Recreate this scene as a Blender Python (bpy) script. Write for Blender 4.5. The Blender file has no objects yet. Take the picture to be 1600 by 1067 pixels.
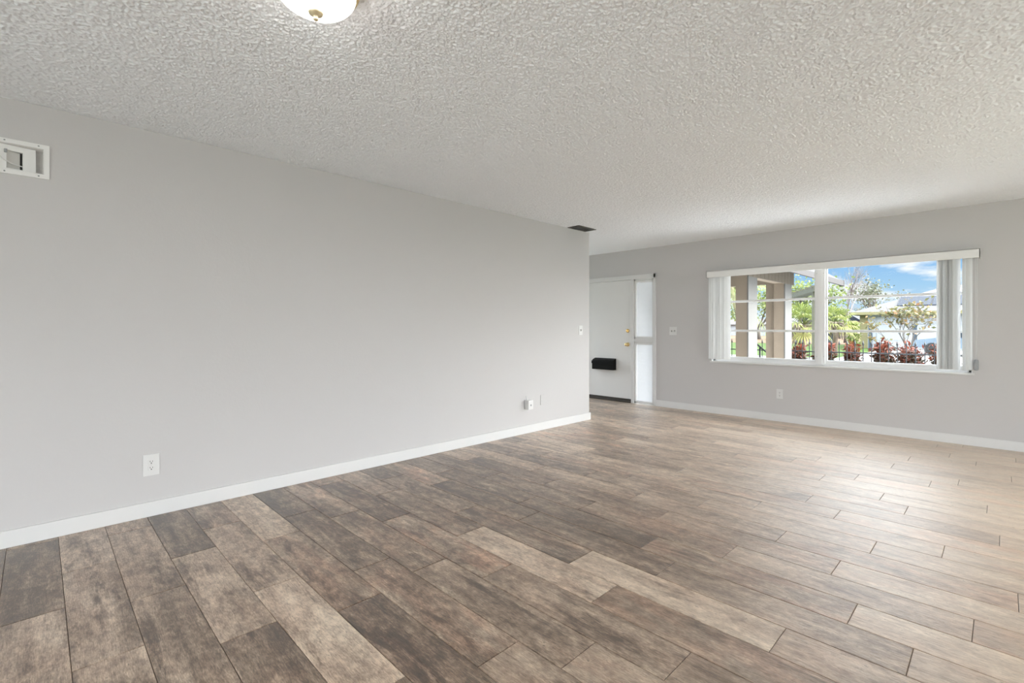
import bpy, bmesh, math, random
import numpy as np
from mathutils import Vector, Matrix, noise as mnoise

# ------------------------------------------------------------------ camera
scene = bpy.context.scene
COL = scene.collection
R = math.radians
EYE = 1.189
cam_data = bpy.data.cameras.new('camera')
cam_data.sensor_width = 36.0
cam_data.lens = 754.0 / 1600.0 * 36.0
cam_data.shift_y = -20.5 / 1600.0
cam_data.clip_start = 0.05
cam_data.clip_end = 600
cam = bpy.data.objects.new('camera', cam_data)
COL.objects.link(cam)
cam.location = (0, 0, EYE)
cam.rotation_euler = (R(90), 0, R(45.49))
scene.camera = cam

# ------------------------------------------------------------------ look
scene.view_settings.view_transform = 'Standard'
scene.view_settings.look = 'None'
scene.view_settings.gamma = 1.0
scene.view_settings.use_curve_mapping = False
scene.view_settings.exposure = 0.0
scene.cycles.use_denoising = True
scene.cycles.max_bounces = 12
scene.cycles.diffuse_bounces = 8
scene.cycles.transparent_max_bounces = 24

# ------------------------------------------------------------------ sky
world = bpy.data.worlds.new('sky')
scene.world = world
world.use_nodes = True
wt = world.node_tree
wt.nodes.clear()
w_out = wt.nodes.new('ShaderNodeOutputWorld')
w_bg = wt.nodes.new('ShaderNodeBackground')
w_tc = wt.nodes.new('ShaderNodeTexCoord')
w_sep = wt.nodes.new('ShaderNodeSeparateXYZ')
w_ramp = wt.nodes.new('ShaderNodeValToRGB')
w_map = wt.nodes.new('ShaderNodeMapping')
w_noise = wt.nodes.new('ShaderNodeTexNoise')
w_cr = wt.nodes.new('ShaderNodeValToRGB')
w_mix = wt.nodes.new('ShaderNodeMixRGB')
wt.links.new(w_tc.outputs['Generated'], w_sep.inputs[0])
wt.links.new(w_sep.outputs['Z'], w_ramp.inputs[0])
e = w_ramp.color_ramp.elements
e[0].position = 0.0; e[0].color = (0.72, 0.86, 0.98, 1)
e[1].position = 1.0; e[1].color = (3.0, 3.6, 4.6, 1)
for p_, c_ in ((0.07, (0.42, 0.68, 0.95)), (0.125, (0.26, 0.53, 0.92)), (0.22, (6.2, 6.7, 7.3)), (0.5, (5.8, 6.4, 7.2))):
    m_ = e.new(p_); m_.color = (*c_, 1)
wt.links.new(w_tc.outputs['Generated'], w_map.inputs[0])
w_map.inputs['Scale'].default_value = (9.0, 9.0, 30.0)
w_map.inputs['Location'].default_value = (2.2, 0.9, 0.1)
wt.links.new(w_map.outputs[0], w_noise.inputs[0])
w_noise.inputs['Scale'].default_value = 1.0
w_noise.inputs['Detail'].default_value = 7
w_noise.inputs['Roughness'].default_value = 0.55
w_cr.color_ramp.elements[0].position = 0.47
w_cr.color_ramp.elements[1].position = 0.60
wt.links.new(w_noise.outputs[0], w_cr.inputs[0])
wt.links.new(w_cr.outputs[0], w_mix.inputs[0])
wt.links.new(w_ramp.outputs[0], w_mix.inputs[1])
w_mix.inputs[2].default_value = (1.05, 1.07, 1.1, 1)
w_mix.blend_type = 'LIGHTEN'
# the sky brightens around the sun
SUN_DIR = Vector((0.76, 0.26, 0.60)).normalized()
w_dot = wt.nodes.new('ShaderNodeVectorMath'); w_dot.operation = 'DOT_PRODUCT'
w_dot.inputs[1].default_value = SUN_DIR
wt.links.new(w_tc.outputs['Generated'], w_dot.inputs[0])
w_glow = wt.nodes.new('ShaderNodeMapRange'); w_glow.interpolation_type = 'SMOOTHSTEP'
w_glow.inputs[1].default_value = 0.38; w_glow.inputs[2].default_value = 0.90
w_glow.inputs[3].default_value = 0.0; w_glow.inputs[4].default_value = 11.5
wt.links.new(w_dot.outputs['Value'], w_glow.inputs[0])
w_add = wt.nodes.new('ShaderNodeMixRGB'); w_add.blend_type = 'ADD'; w_add.inputs[0].default_value = 1.0
wt.links.new(w_mix.outputs[0], w_add.inputs[1]); wt.links.new(w_glow.outputs[0], w_add.inputs[2])
wt.links.new(w_add.outputs[0], w_bg.inputs[0])
w_bg.inputs[1].default_value = 1.0
wt.links.new(w_bg.outputs[0], w_out.inputs[0])

# ------------------------------------------------------------------ sun and fill panels added at unseen openings
sd = bpy.data.lights.new('sun', 'SUN')
sd.energy = 3.6
sd.angle = R(1.0)
sd.color = (1.0, 0.95, 0.87)
sun = bpy.data.objects.new('sun', sd)
COL.objects.link(sun)
sun_dir = SUN_DIR                                        # towards the sun
sun.rotation_euler = sun_dir.to_track_quat('Z', 'Y').to_euler()
sun.location = (8, 4, 9)

def fill_panel(name, loc, rot, sx, sy, energy, color=(1, 1, 1)):  # area light added outside an unseen opening, standing in for daylight
    d = bpy.data.lights.new(name, 'AREA')
    d.shape = 'RECTANGLE'; d.size = sx; d.size_y = sy
    d.energy = energy; d.color = color
    o = bpy.data.objects.new(name, d)
    COL.objects.link(o)
    o.location = loc; o.rotation_euler = rot
    return o

XL, YF, XR, YR, CZ = -3.79, 6.76, 2.40, -2.60, 2.44       # room faces
YH = 5.14                                                  # end of the left wall
XH = -6.60                                                 # far end of the hall
DR = (2.3, 5.7, 0.0, 2.10)                                 # added, unseen sliding door in the right wall: y0, y1, z0, z1
WR = (-2.2, 1.4, 0.35, 2.10)                               # added, unseen window in the rear wall: x0, x1, z0, z1
fill_panel('patio_fill', (XR + 0.32, (DR[0] + DR[1]) / 2, 1.08), (0, R(90), 0), 2.0, 3.3, 44, (0.985, 0.985, 1.0))  # added to light the left wall from the right
fill_panel('rear_fill', ((WR[0] + WR[1]) / 2, YR - 0.32, 1.25), (R(90), 0, 0), 3.5, 1.6, 95, (0.985, 0.985, 1.0))  # added to raise the room's overall brightness from behind the camera
fill_panel('hall_fill', (XH - 0.32, (YH + YF) / 2, 1.1), (0, R(-90), 0), 1.9, 1.2, 22, (0.97, 0.985, 1.0))  # added to brighten the entry and the front door

# ------------------------------------------------------------------ materials
MATS = {}
def new_mat(name):
    m = bpy.data.materials.new(name)
    m.use_nodes = True
    MATS[name] = m
    return m, m.node_tree, m.node_tree.nodes['Principled BSDF']

def plain(name, col, rough=0.5, metal=0.0, spec=0.5, var=0.0, vscale=6.0, bump=0.0, bscale=60.0, bdist=0.002, transl=0.0, emit=None):
    m, t, b = new_mat(name)
    b.inputs['Roughness'].default_value = rough
    b.inputs['Metallic'].default_value = metal
    b.inputs['Specular IOR Level'].default_value = spec
    b.inputs['Base Color'].default_value = (*col, 1)
    tc = t.nodes.new('ShaderNodeTexCoord')
    if var > 0:
        n = t.nodes.new('ShaderNodeTexNoise'); n.inputs['Scale'].default_value = vscale; n.inputs['Detail'].default_value = 5
        t.links.new(tc.outputs['Object'], n.inputs[0])
        r = t.nodes.new('ShaderNodeMapRange')
        r.inputs[1].default_value = 0.25; r.inputs[2].default_value = 0.75
        r.inputs[3].default_value = 1 - var; r.inputs[4].default_value = 1 + var
        t.links.new(n.outputs[0], r.inputs[0])
        mx = t.nodes.new('ShaderNodeVectorMath'); mx.operation = 'SCALE'
        mx.inputs[0].default_value = col
        t.links.new(r.outputs[0], mx.inputs['Scale'])
        t.links.new(mx.outputs[0], b.inputs['Base Color'])
    if bump > 0:
        n2 = t.nodes.new('ShaderNodeTexNoise'); n2.inputs['Scale'].default_value = bscale; n2.inputs['Detail'].default_value = 4
        t.links.new(tc.outputs['Object'], n2.inputs[0])
        bp = t.nodes.new('ShaderNodeBump'); bp.inputs['Strength'].default_value = bump; bp.inputs['Distance'].default_value = bdist
        t.links.new(n2.outputs[0], bp.inputs['Height'])
        t.links.new(bp.outputs[0], b.inputs['Normal'])
    if emit:
        b.inputs['Emission Color'].default_value = (*emit[:3], 1)
        b.inputs['Emission Strength'].default_value = emit[3]
    if transl > 0:
        tr = t.nodes.new('ShaderNodeBsdfTranslucent'); tr.inputs[0].default_value = (*col, 1)
        ms = t.nodes.new('ShaderNodeMixShader'); ms.inputs[0].default_value = transl
        out = t.nodes['Material Output']
        t.links.new(b.outputs[0], ms.inputs[1]); t.links.new(tr.outputs[0], ms.inputs[2])
        t.links.new(ms.outputs[0], out.inputs[0])
    return m

def tinted(name, ramp, rough=0.6, transl=0.3):
    """leaf material: a ramp read by the per-face attribute 'tint'"""
    m, t, b = new_mat(name)
    at = t.nodes.new('ShaderNodeAttribute'); at.attribute_name = 'tint'
    cr = t.nodes.new('ShaderNodeValToRGB')
    els = cr.color_ramp.elements
    els[0].position, els[0].color = ramp[0][0], (*ramp[0][1], 1)
    els[1].position, els[1].color = ramp[-1][0], (*ramp[-1][1], 1)
    for p, c in ramp[1:-1]:
        x = els.new(p); x.color = (*c, 1)
    t.links.new(at.outputs['Fac'], cr.inputs[0])
    t.links.new(cr.outputs[0], b.inputs['Base Color'])
    b.inputs['Roughness'].default_value = rough
    tr = t.nodes.new('ShaderNodeBsdfTranslucent'); t.links.new(cr.outputs[0], tr.inputs[0])
    ms = t.nodes.new('ShaderNodeMixShader'); ms.inputs[0].default_value = transl
    t.links.new(b.outputs[0], ms.inputs[1]); t.links.new(tr.outputs[0], ms.inputs[2])
    t.links.new(ms.outputs[0], t.nodes['Material Output'].inputs[0])
    return m

def glass_mat():
    m, t, b = new_mat('window_glass')
    t.nodes.remove(b)
    tr = t.nodes.new('ShaderNodeBsdfTransparent'); tr.inputs[0].default_value = (0.97, 0.985, 0.98, 1)
    gl = t.nodes.new('ShaderNodeBsdfGlossy'); gl.inputs['Roughness'].default_value = 0.01
    fr = t.nodes.new('ShaderNodeFresnel'); fr.inputs[0].default_value = 1.08
    ms = t.nodes.new('ShaderNodeMixShader')
    t.links.new(fr.outputs[0], ms.inputs[0]); t.links.new(tr.outputs[0], ms.inputs[1]); t.links.new(gl.outputs[0], ms.inputs[2])
    t.links.new(ms.outputs[0], t.nodes['Material Output'].inputs[0])
    return m

def wall_paint():
    m, t, b = new_mat('grey_wall_paint')
    b.inputs['Base Color'].default_value = (0.556, 0.541, 0.538, 1)
    b.inputs['Roughness'].default_value = 0.55
    b.inputs['Specular IOR Level'].default_value = 0.3
    tc = t.nodes.new('ShaderNodeTexCoord')
    n = t.nodes.new('ShaderNodeTexNoise'); n.inputs['Scale'].default_value = 55; n.inputs['Detail'].default_value = 3
    t.links.new(tc.outputs['Object'], n.inputs[0])
    bp = t.nodes.new('ShaderNodeBump'); bp.inputs['Strength'].default_value = 0.18; bp.inputs['Distance'].default_value = 0.004
    t.links.new(n.outputs[0], bp.inputs['Height']); t.links.new(bp.outputs[0], b.inputs['Normal'])
    return m

def ceiling_mat():
    m, t, b = new_mat('popcorn_ceiling')
    b.inputs['Base Color'].default_value = (0.870, 0.892, 0.925, 1)
    b.inputs['Roughness'].default_value = 0.85
    b.inputs['Specular IOR Level'].default_value = 0.15
    tc = t.nodes.new('ShaderNodeTexCoord')
    n = t.nodes.new('ShaderNodeTexNoise'); n.inputs['Scale'].default_value = 160; n.inputs['Detail'].default_value = 3
    t.links.new(tc.outputs['Object'], n.inputs[0])
    bp = t.nodes.new('ShaderNodeBump'); bp.inputs['Strength'].default_value = 0.25; bp.inputs['Distance'].default_value = 0.003
    t.links.new(n.outputs[0], bp.inputs['Height']); t.links.new(bp.outputs[0], b.inputs['Normal'])
    return m

def floor_mat():
    m, t, b = new_mat('wood_look_tile')
    N, L = t.nodes, t.links
    def node(kind, **kw):
        n = N.new(kind)
        for k, v in kw.items(): setattr(n, k, v)
        return n
    def math_(op, a, c=None):
        n = node('ShaderNodeMath', operation=op)
        for i, v in enumerate((a, c)):
            if v is None: continue
            if isinstance(v, (int, float)): n.inputs[i].default_value = v
            else: L.new(v, n.inputs[i])
        return n.outputs[0]
    tc = node('ShaderNodeTexCoord')
    at = node('ShaderNodeAttribute', attribute_name='plank')       # r tone (window glare painted in), g pinkness, b seed, alpha contrast
    sp = node('ShaderNodeSeparateColor'); L.new(at.outputs['Color'], sp.inputs[0])
    tone, pink, seed = sp.outputs[0], sp.outputs[1], sp.outputs[2]
    off = node('ShaderNodeCombineXYZ')
    L.new(math_('MULTIPLY', seed, 37.0), off.inputs[0]); L.new(math_('MULTIPLY', seed, 91.0), off.inputs[1]); L.new(math_('MULTIPLY', seed, 53.0), off.inputs[2])
    add = node('ShaderNodeVectorMath', operation='ADD')
    L.new(tc.outputs['Object'], add.inputs[0]); L.new(off.outputs[0], add.inputs[1])
    def tex(scale_vec, scale, detail, rough=0.55, dist=0.0):
        mp = node('ShaderNodeMapping'); mp.inputs['Scale'].default_value = scale_vec
        L.new(add.outputs[0], mp.inputs[0])
        n = node('ShaderNodeTexNoise'); n.inputs['Scale'].default_value = scale; n.inputs['Detail'].default_value = detail
        n.inputs['Roughness'].default_value = rough; n.inputs['Distortion'].default_value = dist
        L.new(mp.outputs[0], n.inputs[0])
        return n.outputs[0]
    def rng(v, a, c, lo=0.0, hi=1.0):
        n = node('ShaderNodeMapRange'); n.inputs[1].default_value = a; n.inputs[2].default_value = c
        n.inputs[3].default_value = lo; n.inputs[4].default_value = hi
        L.new(v, n.inputs[0]); return n.outputs[0]
    patch = tex((1, 2.4, 1), 2.6, 5, 0.6, 0.5)       # broad dark clouds
    streak = tex((1, 9, 1), 1.7, 6, 0.62, 0.3)       # grain bands along the plank
    mott = tex((1, 1.6, 1), 16, 6, 0.7, 0.2)         # blotchy mid scale
    grain = tex((1, 5.0, 1), 45, 5, 0.7)             # fine
    speck = tex((1, 1.8, 1), 38, 3, 0.6)
    crack = tex((0.8, 2.6, 1), 6.0, 8, 0.7, 1.5)
    # tone
    v = math_('ADD', rng(patch, 0.3, 0.7, -0.26, 0.24), rng(streak, 0.3, 0.7, -0.22, 0.20))
    v = math_('ADD', v, rng(mott, 0.3, 0.7, -0.34, 0.30))
    v = math_('ADD', v, rng(grain, 0.3, 0.7, -0.28, 0.24))
    burn = tex((0.8, 4.2, 1), 2.0, 9, 0.68, 0.8)     # scorched streaks with ragged edges
    scuff = tex((1, 5.5, 1), 2.6, 9, 0.72, 0.6)      # rubbed pale streaks
    fibre = tex((1.2, 14, 1), 14, 7, 0.75, 0.3)
    v = math_('SUBTRACT', v, math_('MULTIPLY', rng(burn, 0.55, 0.64), 0.38))
    v = math_('ADD', v, math_('MULTIPLY', rng(scuff, 0.57, 0.66), 0.32))
    v = math_('ADD', v, rng(fibre, 0.35, 0.65, -0.15, 0.13))
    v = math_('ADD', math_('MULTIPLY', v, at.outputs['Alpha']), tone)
    cr = node('ShaderNodeValToRGB')
    els = cr.color_ramp.elements
    els[0].position = 0.0; els[0].color = (0.042, 0.025, 0.016, 1)
    els[1].position = 1.0; els[1].color = (0.82, 0.673, 0.516, 1)
    for p, c in ((0.235, (0.090, 0.055, 0.034)), (0.382, (0.190, 0.129, 0.085)), (0.529, (0.330, 0.239, 0.171)), (0.676, (0.50, 0.388, 0.289)), (0.823, (0.68, 0.551, 0.420))):
        x = els.new(p); x.color = (*c, 1)
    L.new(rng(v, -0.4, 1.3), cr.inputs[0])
    # pinkish stain
    pm = node('ShaderNodeMixRGB', blend_type='MIX')
    stain = tex((1, 3, 1), 3.1, 4, 0.6, 0.4)
    pf = math_('MULTIPLY', rng(stain, 0.42, 0.62), math_('ADD', math_('MULTIPLY', pink, 0.55), 0.12))
    L.new(pf, pm.inputs[0]); L.new(cr.outputs[0], pm.inputs[1])
    tint = node('ShaderNodeMixRGB', blend_type='MULTIPLY'); tint.inputs[0].default_value = 1.0
    L.new(cr.outputs[0], tint.inputs[1]); tint.inputs[2].default_value = (1.22, 0.86, 0.72, 1)
    L.new(tint.outputs[0], pm.inputs[2])
    # dark specks and cracks
    dk = node('ShaderNodeMixRGB', blend_type='MIX')
    sf = math_('MULTIPLY', rng(speck, 0.64, 0.70), rng(mott, 0.45, 0.6))
    cf = math_('SUBTRACT', 1.0, rng(math_('ABSOLUTE', math_('SUBTRACT', crack, 0.5)), 0.0, 0.012))
    cf = math_('MULTIPLY', cf, rng(patch, 0.46, 0.58))
    df = math_('MINIMUM', math_('ADD', math_('MULTIPLY', sf, 0.75), math_('MULTIPLY', cf, 0.45)), 0.8)
    L.new(df, dk.inputs[0]); L.new(pm.outputs[0], dk.inputs[1]); dk.inputs[2].default_value = (0.06, 0.042, 0.032, 1)
    L.new(dk.outputs[0], b.inputs['Base Color'])
    L.new(rng(mott, 0.3, 0.7, 0.46, 0.58), b.inputs['Roughness'])
    b.inputs['IOR'].default_value = 1.45
    b.inputs['Coat Weight'].default_value = 1.0
    b.inputs['Coat IOR'].default_value = 1.7
    b.inputs['Coat Roughness'].default_value = 0.41
    # relief
    wav = tex((1, 7, 1), 9, 4, 0.6, 0.4)
    h = math_('ADD', math_('MULTIPLY', wav, 1.0), math_('MULTIPLY', grain, 0.45))
    bp = node('ShaderNodeBump'); bp.inputs['Strength'].default_value = 0.45; bp.inputs['Distance'].default_value = 0.004
    L.new(h, bp.inputs['Height']); L.new(bp.outputs[0], b.inputs['Normal'])
    L.new(bp.outputs[0], b.inputs['Coat Normal'])
    return m

M_WALL = wall_paint()
M_CEIL = ceiling_mat()
M_FLOOR = floor_mat()
M_GLASS = glass_mat()
M_GROUT = plain('brown_grout', (0.150, 0.122, 0.098), 0.9, spec=0.1, var=0.15, vscale=30)
M_TRIM = plain('white_gloss_trim', (0.69, 0.685, 0.68), 0.35, bump=0.05, bscale=25)
M_DOOR = plain('white_door_paint', (0.74, 0.735, 0.725), 0.4, var=0.01, bump=0.05, bscale=20)
M_FRAME = plain('white_window_metal', (0.82, 0.82, 0.82), 0.4)
M_VALANCE = plain('white_valance_vinyl', (0.80, 0.795, 0.785), 0.5)
M_SLAT = plain('white_blind_vinyl', (0.86, 0.86, 0.855), 0.5, transl=0.5)
M_MINI = plain('white_mini_blind', (0.88, 0.89, 0.91), 0.5, transl=0.13)
M_PLATE = plain('white_plastic_plate', (0.68, 0.675, 0.665), 0.35)
M_DARK = plain('dark_slot', (0.03, 0.03, 0.03), 0.7)
M_BRASS = plain('polished_brass', (0.84, 0.64, 0.32), 0.25, metal=1.0)
M_SATINBRASS = plain('satin_brass', (0.72, 0.62, 0.42), 0.45, metal=0.7)
M_STEEL = plain('satin_steel', (0.6, 0.6, 0.6), 0.35, metal=1.0)
M_BLACK = plain('black_enamel', (0.006, 0.006, 0.006), 0.5, spec=0.12)
M_BRONZE = plain('dark_threshold', (0.045, 0.038, 0.030), 0.5)
M_VENT = plain('grey_vent_metal', (0.13, 0.125, 0.115), 0.5, var=0.1)
M_RECESS = plain('plaster_inside', (0.72, 0.71, 0.70), 0.9, var=0.12, vscale=25, bump=0.4, bscale=40, bdist=0.004)
M_BOARD = plain('white_painted_board', (0.80, 0.795, 0.785), 0.55)
M_FLAP = plain('grey_grille_flap', (0.60, 0.59, 0.565), 0.6)
M_SHADE = plain('lit_frosted_glass', (0.95, 0.93, 0.88), 0.4, emit=(1.0, 0.965, 0.91, 13.0))
M_GREYPL = plain('grey_plastic', (0.30, 0.31, 0.32), 0.5)
# outdoors
M_CONC = plain('pale_concrete', (0.22, 0.215, 0.21), 0.9, var=0.06, vscale=1.5)
M_PAVER = plain('white_pavers', (0.72, 0.715, 0.70), 0.9, var=0.05, vscale=2.0)
M_LAWN = plain('green_lawn', (0.050, 0.080, 0.018), 0.95, var=0.3, vscale=2.5, spec=0.1)
M_DRY = plain('dry_tan_lawn', (0.125, 0.082, 0.050), 0.95, var=0.18, vscale=1.0, spec=0.1)
M_MULCH = plain('bright_mulch', (0.19, 0.17, 0.155), 0.95, var=0.2, vscale=8)
M_TAN = plain('tan_stucco', (0.215, 0.168, 0.125), 0.9, bump=0.4, bscale=45, var=0.05)
M_CREAM = plain('cream_stucco', (0.12, 0.115, 0.108), 0.9, bump=0.3, bscale=45)
M_SIDING = plain('tan_board_siding', (0.125, 0.100, 0.075), 0.8, var=0.06, vscale=12)
M_WEATHERED = plain('weathered_timber', (0.060, 0.058, 0.036), 0.85, var=0.2, vscale=9)
M_SOFFIT = plain('grey_soffit', (0.055, 0.055, 0.057), 0.8)
M_FASCIA = plain('brown_fascia', (0.022, 0.016, 0.014), 0.7)
M_SHINGLE = plain('grey_shingle', (0.2, 0.19, 0.185), 0.9, var=0.15, vscale=5)
M_PALESHINGLE = plain('pale_shingle', (0.088, 0.082, 0.080), 0.9, var=0.08, vscale=4)
M_IRON = plain('black_iron', (0.012, 0.012, 0.014), 0.45)
M_WHITEWALL = plain('white_house_wall', (0.33, 0.335, 0.345), 0.8)
M_YELLOW = plain('pale_yellow_wall', (0.20, 0.175, 0.085), 0.8)
M_SOLAR = plain('solar_panel_glass', (0.018, 0.022, 0.032), 0.6, spec=0.2, var=0.2, vscale=1.2)
M_POST = plain('slate_post', (0.035, 0.048, 0.062), 0.7)
M_BIN = plain('black_bin_plastic', (0.03, 0.032, 0.035), 0.5)
M_BARK = plain('grey_brown_bark', (0.10, 0.083, 0.07), 0.95, var=0.25, vscale=14)
M_TRUNK = plain('brown_palm_trunk', (0.14, 0.10, 0.075), 0.95, var=0.35, vscale=10, bump=0.6, bscale=14, bdist=0.03)
M_SKIRT = plain('dead_palm_skirt', (0.22, 0.175, 0.13), 0.95, var=0.3, vscale=8)
M_CARPAINT = plain('blue_grey_car_paint', (0.13, 0.17, 0.21), 0.25, spec=0.6)
M_CARGLASS = plain('dark_car_glass', (0.03, 0.04, 0.05), 0.1)
M_RUBBER = plain('black_rubber', (0.02, 0.02, 0.02), 0.8)
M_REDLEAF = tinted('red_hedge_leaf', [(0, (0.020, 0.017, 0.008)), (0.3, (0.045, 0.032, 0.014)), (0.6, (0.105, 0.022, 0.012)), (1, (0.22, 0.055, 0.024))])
M_PALMLEAF = tinted('yellow_green_palm_leaf', [(0, (0.060, 0.085, 0.020)), (0.5, (0.150, 0.180, 0.040)), (1, (0.310, 0.280, 0.090))], transl=0.35)
M_GREENLEAF = tinted('bright_green_leaf', [(0, (0.060, 0.090, 0.025)), (0.5, (0.150, 0.190, 0.050)), (1, (0.290, 0.290, 0.100))], transl=0.35)
M_DARKLEAF = tinted('grey_green_leaf', [(0, (0.040, 0.050, 0.030)), (0.5, (0.100, 0.110, 0.065)), (1, (0.190, 0.190, 0.130))], transl=0.25)
M_AUTUMN = tinted('sparse_mixed_leaf', [(0, (0.065, 0.070, 0.025)), (0.5, (0.130, 0.120, 0.040)), (1, (0.240, 0.120, 0.050))], transl=0.3)
M_TWIG = tinted('bare_twig', [(0, (0.110, 0.090, 0.085)), (1, (0.225, 0.185, 0.175))], transl=0.0)

# ------------------------------------------------------------------ mesh helpers
class MB:
    def __init__(s):
        s.v, s.f, s.t, s.sm = [], [], [], []
    def face(s, pts, tint=0.0, smooth=False):
        i = len(s.v); s.v += [tuple(p) for p in pts]
        s.f.append(tuple(range(i, i + len(pts)))); s.t.append(tint); s.sm.append(smooth)
    def box(s, x0, x1, y0, y1, z0, z1, bev=0.0, mat=None):
        """axis-aligned box, optionally bevelled; mat is a Matrix applied to it"""
        bm = bmesh.new()
        bmesh.ops.create_cube(bm, size=1.0)
        c = Vector(((x0 + x1) / 2, (y0 + y1) / 2, (z0 + z1) / 2)); d = (abs(x1 - x0), abs(y1 - y0), abs(z1 - z0))
        for q in bm.verts: q.co = Vector((q.co.x * d[0], q.co.y * d[1], q.co.z * d[2])) + c
        if bev > 0:
            bmesh.ops.bevel(bm, geom=bm.edges[:], offset=min(bev, min(d) * 0.45), segments=2, profile=0.7, affect='EDGES')
        s.add_bm(bm, mat)
        return s
    def add_bm(s, bm, mat=None, smooth=False):
        if mat is not None: bmesh.ops.transform(bm, matrix=mat, verts=bm.verts[:])
        bm.verts.index_update()
        i = len(s.v)
        s.v += [tuple(q.co) for q in bm.verts]
        for f in bm.faces:
            s.f.append(tuple(i + q.index for q in f.verts)); s.t.append(0.0); s.sm.append(smooth)
        bm.free()
    def tube(s, pts, radii, seg=8, caps=True, smooth=True, tint=0.0):
        pts = [Vector(p) for p in pts]
        if isinstance(radii, (int, float)): radii = [radii] * len(pts)
        rings = []
        for k, p in enumerate(pts):
            a = pts[max(0, k - 1)]; c = pts[min(len(pts) - 1, k + 1)]
            d = (c - a).normalized()
            u = d.cross(Vector((0, 0, 1)))
            if u.length < 1e-3: u = Vector((1, 0, 0))
            u.normalize(); w = d.cross(u).normalized()
            i = len(s.v)
            for j in range(seg):
                an = 2 * math.pi * j / seg
                s.v.append(tuple(p + (u * math.cos(an) + w * math.sin(an)) * radii[k]))
            rings.append(i)
        for k in range(len(rings) - 1):
            for j in range(seg):
                a, c = rings[k], rings[k + 1]; j2 = (j + 1) % seg
                s.f.append((a + j, a + j2, c + j2, c + j)); s.t.append(tint); s.sm.append(smooth)
        if caps:
            s.f.append(tuple(rings[0] + j for j in range(seg))[::-1]); s.t.append(tint); s.sm.append(False)
            s.f.append(tuple(rings[-1] + j for j in range(seg))); s.t.append(tint); s.sm.append(False)
        return s
    def lathe(s, prof, origin, axis='Z', seg=32, smooth=True, rot=None):
        """prof: (radius, height) list turned about the axis through origin"""
        rings = []
        O = Vector(origin)
        for r, h in prof:
            i = len(s.v)
            for j in range(seg):
                a = 2 * math.pi * j / seg
                p = Vector((r * math.cos(a), r * math.sin(a), h))
                if axis == 'Y': p = Vector((p.x, -p.z, p.y))      # height runs towards -Y
                if axis == 'X': p = Vector((p.z, p.x, p.y))       # height runs towards +X
                s.v.append(tuple(O + p))
            rings.append(i)
        for k in range(len(rings) - 1):
            for j in range(seg):
                a, c = rings[k], rings[k + 1]; j2 = (j + 1) % seg
                s.f.append((a + j, a + j2, c + j2, c + j)); s.t.append(0.0); s.sm.append(smooth)
        s.f.append(tuple(rings[0] + j for j in range(seg))[::-1]); s.t.append(0.0); s.sm.append(False)
        s.f.append(tuple(rings[-1] + j for j in range(seg))); s.t.append(0.0); s.sm.append(False)
        return s
    def prism(s, poly, axis, a0, a1):
        """poly: list of (u, v) extruded along axis 'x' (u=y, v=z) or 'y' (u=x, v=z) or 'z' (u=x, v=y)"""
        def P(u, v, a): return {'x': (a, u, v), 'y': (u, a, v), 'z': (u, v, a)}[axis]
        n = len(poly)
        s.face([P(u, v, a0) for u, v in poly][::-1]); s.face([P(u, v, a1) for u, v in poly])
        for k in range(n):
            p, q = poly[k], poly[(k + 1) % n]
            s.face([P(*p, a0), P(*q, a0), P(*q, a1), P(*p, a1)])
        return s
    def build(s, name, mat, parent=None, origin=None):
        me = bpy.data.meshes.new(name)
        O = Vector(origin) if origin is not None else Vector((0, 0, 0))
        me.from_pydata([tuple(Vector(p) - O) for p in s.v], [], s.f)
        at = me.attributes.new('tint', 'FLOAT', 'FACE')
        at.data.foreach_set('value', s.t)
        me.polygons.foreach_set('use_smooth', s.sm)
        bm = bmesh.new(); bm.from_mesh(me)
        if len(bm.faces) < 4000: bmesh.ops.recalc_face_normals(bm, faces=bm.faces[:])
        bm.to_mesh(me); bm.free()
        me.materials.append(mat)
        me.update()
        o = bpy.data.objects.new(name, me)
        COL.objects.link(o)
        o.location = O
        if parent is not None:
            o.parent = parent
            o.location = O - parent_world(parent)
        return o

def parent_world(p):
    l = Vector(p.location)
    while p.parent is not None:
        p = p.parent; l = l + Vector(p.location)
    return l

def thing(name, loc, label, cat, group=None):
    o = bpy.data.objects.new(name, None)
    COL.objects.link(o)
    o.empty_display_size = 0.1
    o.location = loc
    return tag(o, label, cat, group)
def tag(o, label=None, cat=None, group=None, kind=None):
    if label: o['label'] = label
    if cat: o['category'] = cat
    if group: o['group'] = group
    if kind: o['kind'] = kind
    return o
def struct(name, mb, mat):
    return tag(mb.build(name, mat), kind='structure')
def struct_root(name, loc):
    o = bpy.data.objects.new(name, None); COL.objects.link(o); o.location = loc
    o.empty_display_size = 0.1
    return tag(o, kind='structure')
def box(*a, bev=0.0):
    return MB().box(*a, bev=bev)
def children_of(o, allobj):
    return [c for c in allobj if c.parent == o]
def copy_tree(o, delta=(0, 0, 0), label=None):
    c = o.copy(); COL.objects.link(c); c.location = Vector(o.location) + Vector(delta)
    if label: c['label'] = label
    for ch in list(o.children):
        d = ch.copy(); COL.objects.link(d); d.parent = c
        for g in list(ch.children):
            k = g.copy(); COL.objects.link(k); k.parent = d
    return c

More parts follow.
